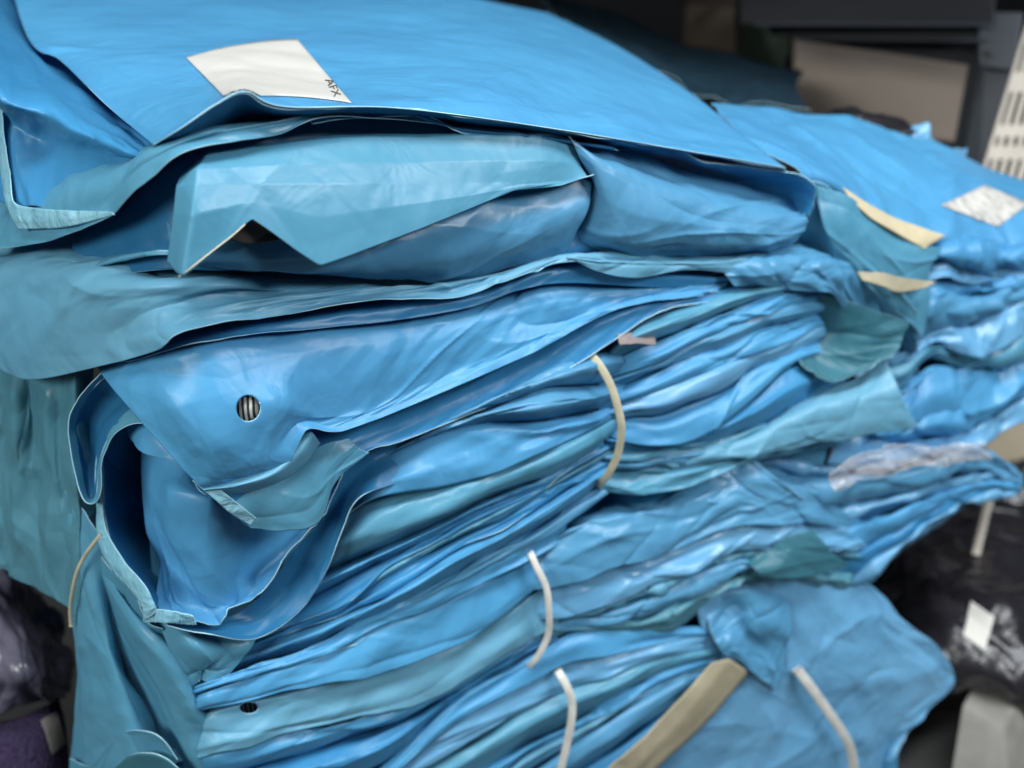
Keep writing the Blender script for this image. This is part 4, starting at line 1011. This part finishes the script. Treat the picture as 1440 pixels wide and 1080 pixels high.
# blue bag behind, the shelf's shade put into its near-black colour
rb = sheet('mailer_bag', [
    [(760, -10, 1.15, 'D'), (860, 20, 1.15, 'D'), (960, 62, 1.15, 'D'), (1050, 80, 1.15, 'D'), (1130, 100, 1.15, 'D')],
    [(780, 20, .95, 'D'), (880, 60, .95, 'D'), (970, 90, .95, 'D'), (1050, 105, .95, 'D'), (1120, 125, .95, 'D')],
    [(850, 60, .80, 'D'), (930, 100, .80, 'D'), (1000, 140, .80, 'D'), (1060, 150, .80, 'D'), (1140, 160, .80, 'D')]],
    'shade_blue', None, n=(120, 60), und=3, cre=20, camp=3, seed=95)
tag(rb, 'blue bag lying behind the top bag, coloured dark for the shade there', 'mailer bag', 'blue mailer bags of the pile')

# ---- 16 black plastic packs lower right -----------------------------------------------
def far(rows, k=1.08):
    return [[(p[0], p[1], p[2] * k, 'D') for p in r] for r in rows]
def pack(name, rows, mat, seed, label, cat, group=None, **kw):
    o = sheet(name, far(rows) if mat == 'black' else rows, mat, None, seed=seed, rim=mat if mat in M else 'rim', **kw)
    return tag(o, label, cat, group)
bk = pack('black_pack', [
    [(1220, 690, .90, 'D'), (1300, 680, .92, 'D'), (1360, 700, .92, 'D'), (1440, 720, .90, 'D'), (1520, 740, .9, 'D')],
    [(1225, 790, .82, 'D'), (1290, 770, .80, 'D'), (1350, 780, .79, 'D'), (1430, 800, .79, 'D'), (1520, 820, .8, 'D')],
    [(1220, 870, .76, 'D'), (1290, 860, .72, 'D'), (1350, 860, .70, 'D'), (1430, 880, .70, 'D'), (1520, 900, .72, 'D')],
    [(1260, 960, .74, 'D'), (1310, 955, .69, 'D'), (1370, 960, .68, 'D'), (1440, 970, .68, 'D'), (1520, 980, .7, 'D')],
    [(1280, 1000, .78, 'D'), (1330, 1000, .76, 'D'), (1380, 1000, .75, 'D'), (1440, 1010, .74, 'D'), (1520, 1020, .76, 'D')]],
    'black', 101, 'glossy black plastic packet with a small white label at the lower right', 'plastic packet', None, n=(140, 120), fac=5, fcell=3.5, und=4, cre=40, camp=4, spread=60, clen=4, cw=.5)
patch('label', [(1366, 846), (1398, 868), (1384, 916), (1353, 894)], bvh_of(bk), M['paper'], bk, lift=.001)
bk3 = sheet('black_pack', [
    [(1160, 152, -22), (1200, 148, -22), (1240, 156, -22), (1284, 172, -22)],
    [(1170, 160, -20), (1205, 156, -19), (1240, 164, -19), (1286, 180, -20)],
    [(1176, 176, -17), (1210, 178, -17), (1244, 184, -17), (1284, 196, -17)]],
    'black', None, n=(80, 40), und=3, cre=10, camp=2, fac=3, seed=145, rim='black')
tag(bk3, 'black plastic packet lying on the shelf in front of the wide cardboard box', 'plastic packet')
bk2 = pack('black_pack', [
    [(1330, 520, 1.05, 'D'), (1380, 560, 1.02, 'D'), (1440, 580, 1.0, 'D'), (1540, 600, 1.0, 'D')],
    [(1300, 620, 1.0, 'D'), (1370, 640, .96, 'D'), (1440, 650, .94, 'D'), (1540, 660, .95, 'D')],
    [(1280, 730, .98, 'D'), (1360, 720, .93, 'D'), (1440, 730, .92, 'D'), (1540, 740, .94, 'D')],
    [(1270, 800, 1.0, 'D'), (1360, 800, .95, 'D'), (1440, 800, .94, 'D'), (1540, 800, .96, 'D')]],
    'black', 102, 'black plastic packet in the shade behind the jutting blue bundle at the right edge', 'plastic packet', None, n=(100, 90), fac=5, fcell=3.5, und=4, cre=30, camp=4, spread=60, clen=4, cw=.5)
gc = slab('grey_carton', [D(1352, 990, .74), D(1412, 1022, .73), D(1422, 1130, .72), D(1332, 1110, .73)], (.05, .06, 0), M['greycard'], None, .003)
tag(gc, 'small pale grey carton at the bottom right corner below the black packet', 'carton')
gc2 = slab('grey_carton', [D(1250, 1000, .84), D(1500, 960, .80), D(1520, 1150, .72), D(1230, 1150, .76)], (0, .1, 0), M['brownish'], None, .003)
tag(gc2, 'dark brown carton lying under the pale grey carton at the bottom right', 'carton')
for k, (x0, x1) in enumerate(((1378, 1366), (1362, 1358))):
    pass
rod = tube('rack_rod', [(1392, 700, .86, 'D'), (1384, 730, .86, 'D'), (1372, 780, .86, 'D')], .7, .4, M['paleplate'], n=12)
tag(rod, 'thin pale upright rod behind the jutting bundle at the right', 'rod')

M['cloudy'] = film('cloudy_clear_film', (.19, .18, .25), (.09, .09, .13), rough=.22, trans=0, bump=.6, spec=.7)
# ---- 17 clear bag lower left -----------------------------------------------------------
cb = pack('clear_bag', [
    [(-80, 740, .66, 'D'), (0, 780, .64, 'D'), (50, 840, .62, 'D'), (90, 880, .63, 'D')],
    [(-80, 830, .60, 'D'), (0, 850, .57, 'D'), (50, 880, .57, 'D'), (96, 920, .62, 'D')],
    [(-80, 930, .57, 'D'), (0, 940, .54, 'D'), (50, 950, .54, 'D'), (97, 960, .60, 'D')],
    [(-80, 1000, .58, 'D'), (0, 1000, .56, 'D'), (50, 990, .57, 'D'), (92, 980, .62, 'D')]],
    'cloudy', 111, 'cloudy see-through plastic bag at the lower left edge over the purple knitwear', 'plastic bag', None, n=(110, 100), fac=3.5, fcell=2.5, und=3, cre=40, camp=2.5, spread=60, clen=3, cw=.4)
M['purple'] = plain('purple_knit', (.07, .05, .12), rough=.9, stripes=(230, (.03, .02, .06)), nscale=420, noise=.3, bump=.9)
pk = sheet('knitted_pack', [
    [(-60, 1000, .58, 'D'), (0, 1016, .57, 'D'), (60, 996, .58, 'D'), (80, 985, .60, 'D')],
    [(-60, 1060, .56, 'D'), (10, 1050, .55, 'D'), (66, 1040, .56, 'D'), (90, 1030, .59, 'D')],
    [(-60, 1160, .56, 'D'), (24, 1160, .55, 'D'), (76, 1160, .56, 'D'), (100, 1160, .59, 'D')]],
    'purple', None, n=(80, 60), und=1.5, cre=4, seed=112, th=2, rim='purple')
tag(pk, 'folded purple knitwear in the bottom left corner with a grey tag', 'knitwear')
patch('tag', [(57, 1018), (76, 1004), (88, 1046), (70, 1062)], bvh_of(pk), M['greycard'], pk, lift=.002)

# ---- 18 clear film with pale edge on the jutting bundle
cf = sheet('clear_film', [
    [(1166, 668, 1.6), (1200, 645, 1.8), (1260, 626, 1.8), (1320, 628, 1.7), (1385, 622, 1.5)],
    [(1172, 690, 1.8), (1212, 676, 2.1), (1268, 660, 2.1), (1324, 652, 2.0), (1392, 645, 1.7)]],
    'pale', None, n=(160, 40), und=1.4, cre=40, camp=2.0, clen=1.2, spread=60, seed=121, fac=2.5, fcell=1.2, rim='whiterubber')
def clear_mat():
    m, nt, N, L = mat_new('clear_film')
    out = N.new('ShaderNodeOutputMaterial'); pr = N.new('ShaderNodeBsdfPrincipled'); tr = N.new('ShaderNodeBsdfTransparent'); mx = N.new('ShaderNodeMixShader')
    pr.inputs['Base Color'].default_value = (.55, .52, .52, 1); pr.inputs['Roughness'].default_value = .18; pr.inputs['Specular IOR Level'].default_value = .8
    mx.inputs[0].default_value = .30
    L.new(tr.outputs[0], mx.inputs[1]); L.new(pr.outputs[0], mx.inputs[2]); L.new(mx.outputs[0], out.inputs[0])
    return m
cf.data.materials[0] = clear_mat()
tag(cf, 'crumpled milky film edge lying along the top of the jutting right bundle', 'film scrap')

# ---- inner mass of the pile, seen only in the gaps
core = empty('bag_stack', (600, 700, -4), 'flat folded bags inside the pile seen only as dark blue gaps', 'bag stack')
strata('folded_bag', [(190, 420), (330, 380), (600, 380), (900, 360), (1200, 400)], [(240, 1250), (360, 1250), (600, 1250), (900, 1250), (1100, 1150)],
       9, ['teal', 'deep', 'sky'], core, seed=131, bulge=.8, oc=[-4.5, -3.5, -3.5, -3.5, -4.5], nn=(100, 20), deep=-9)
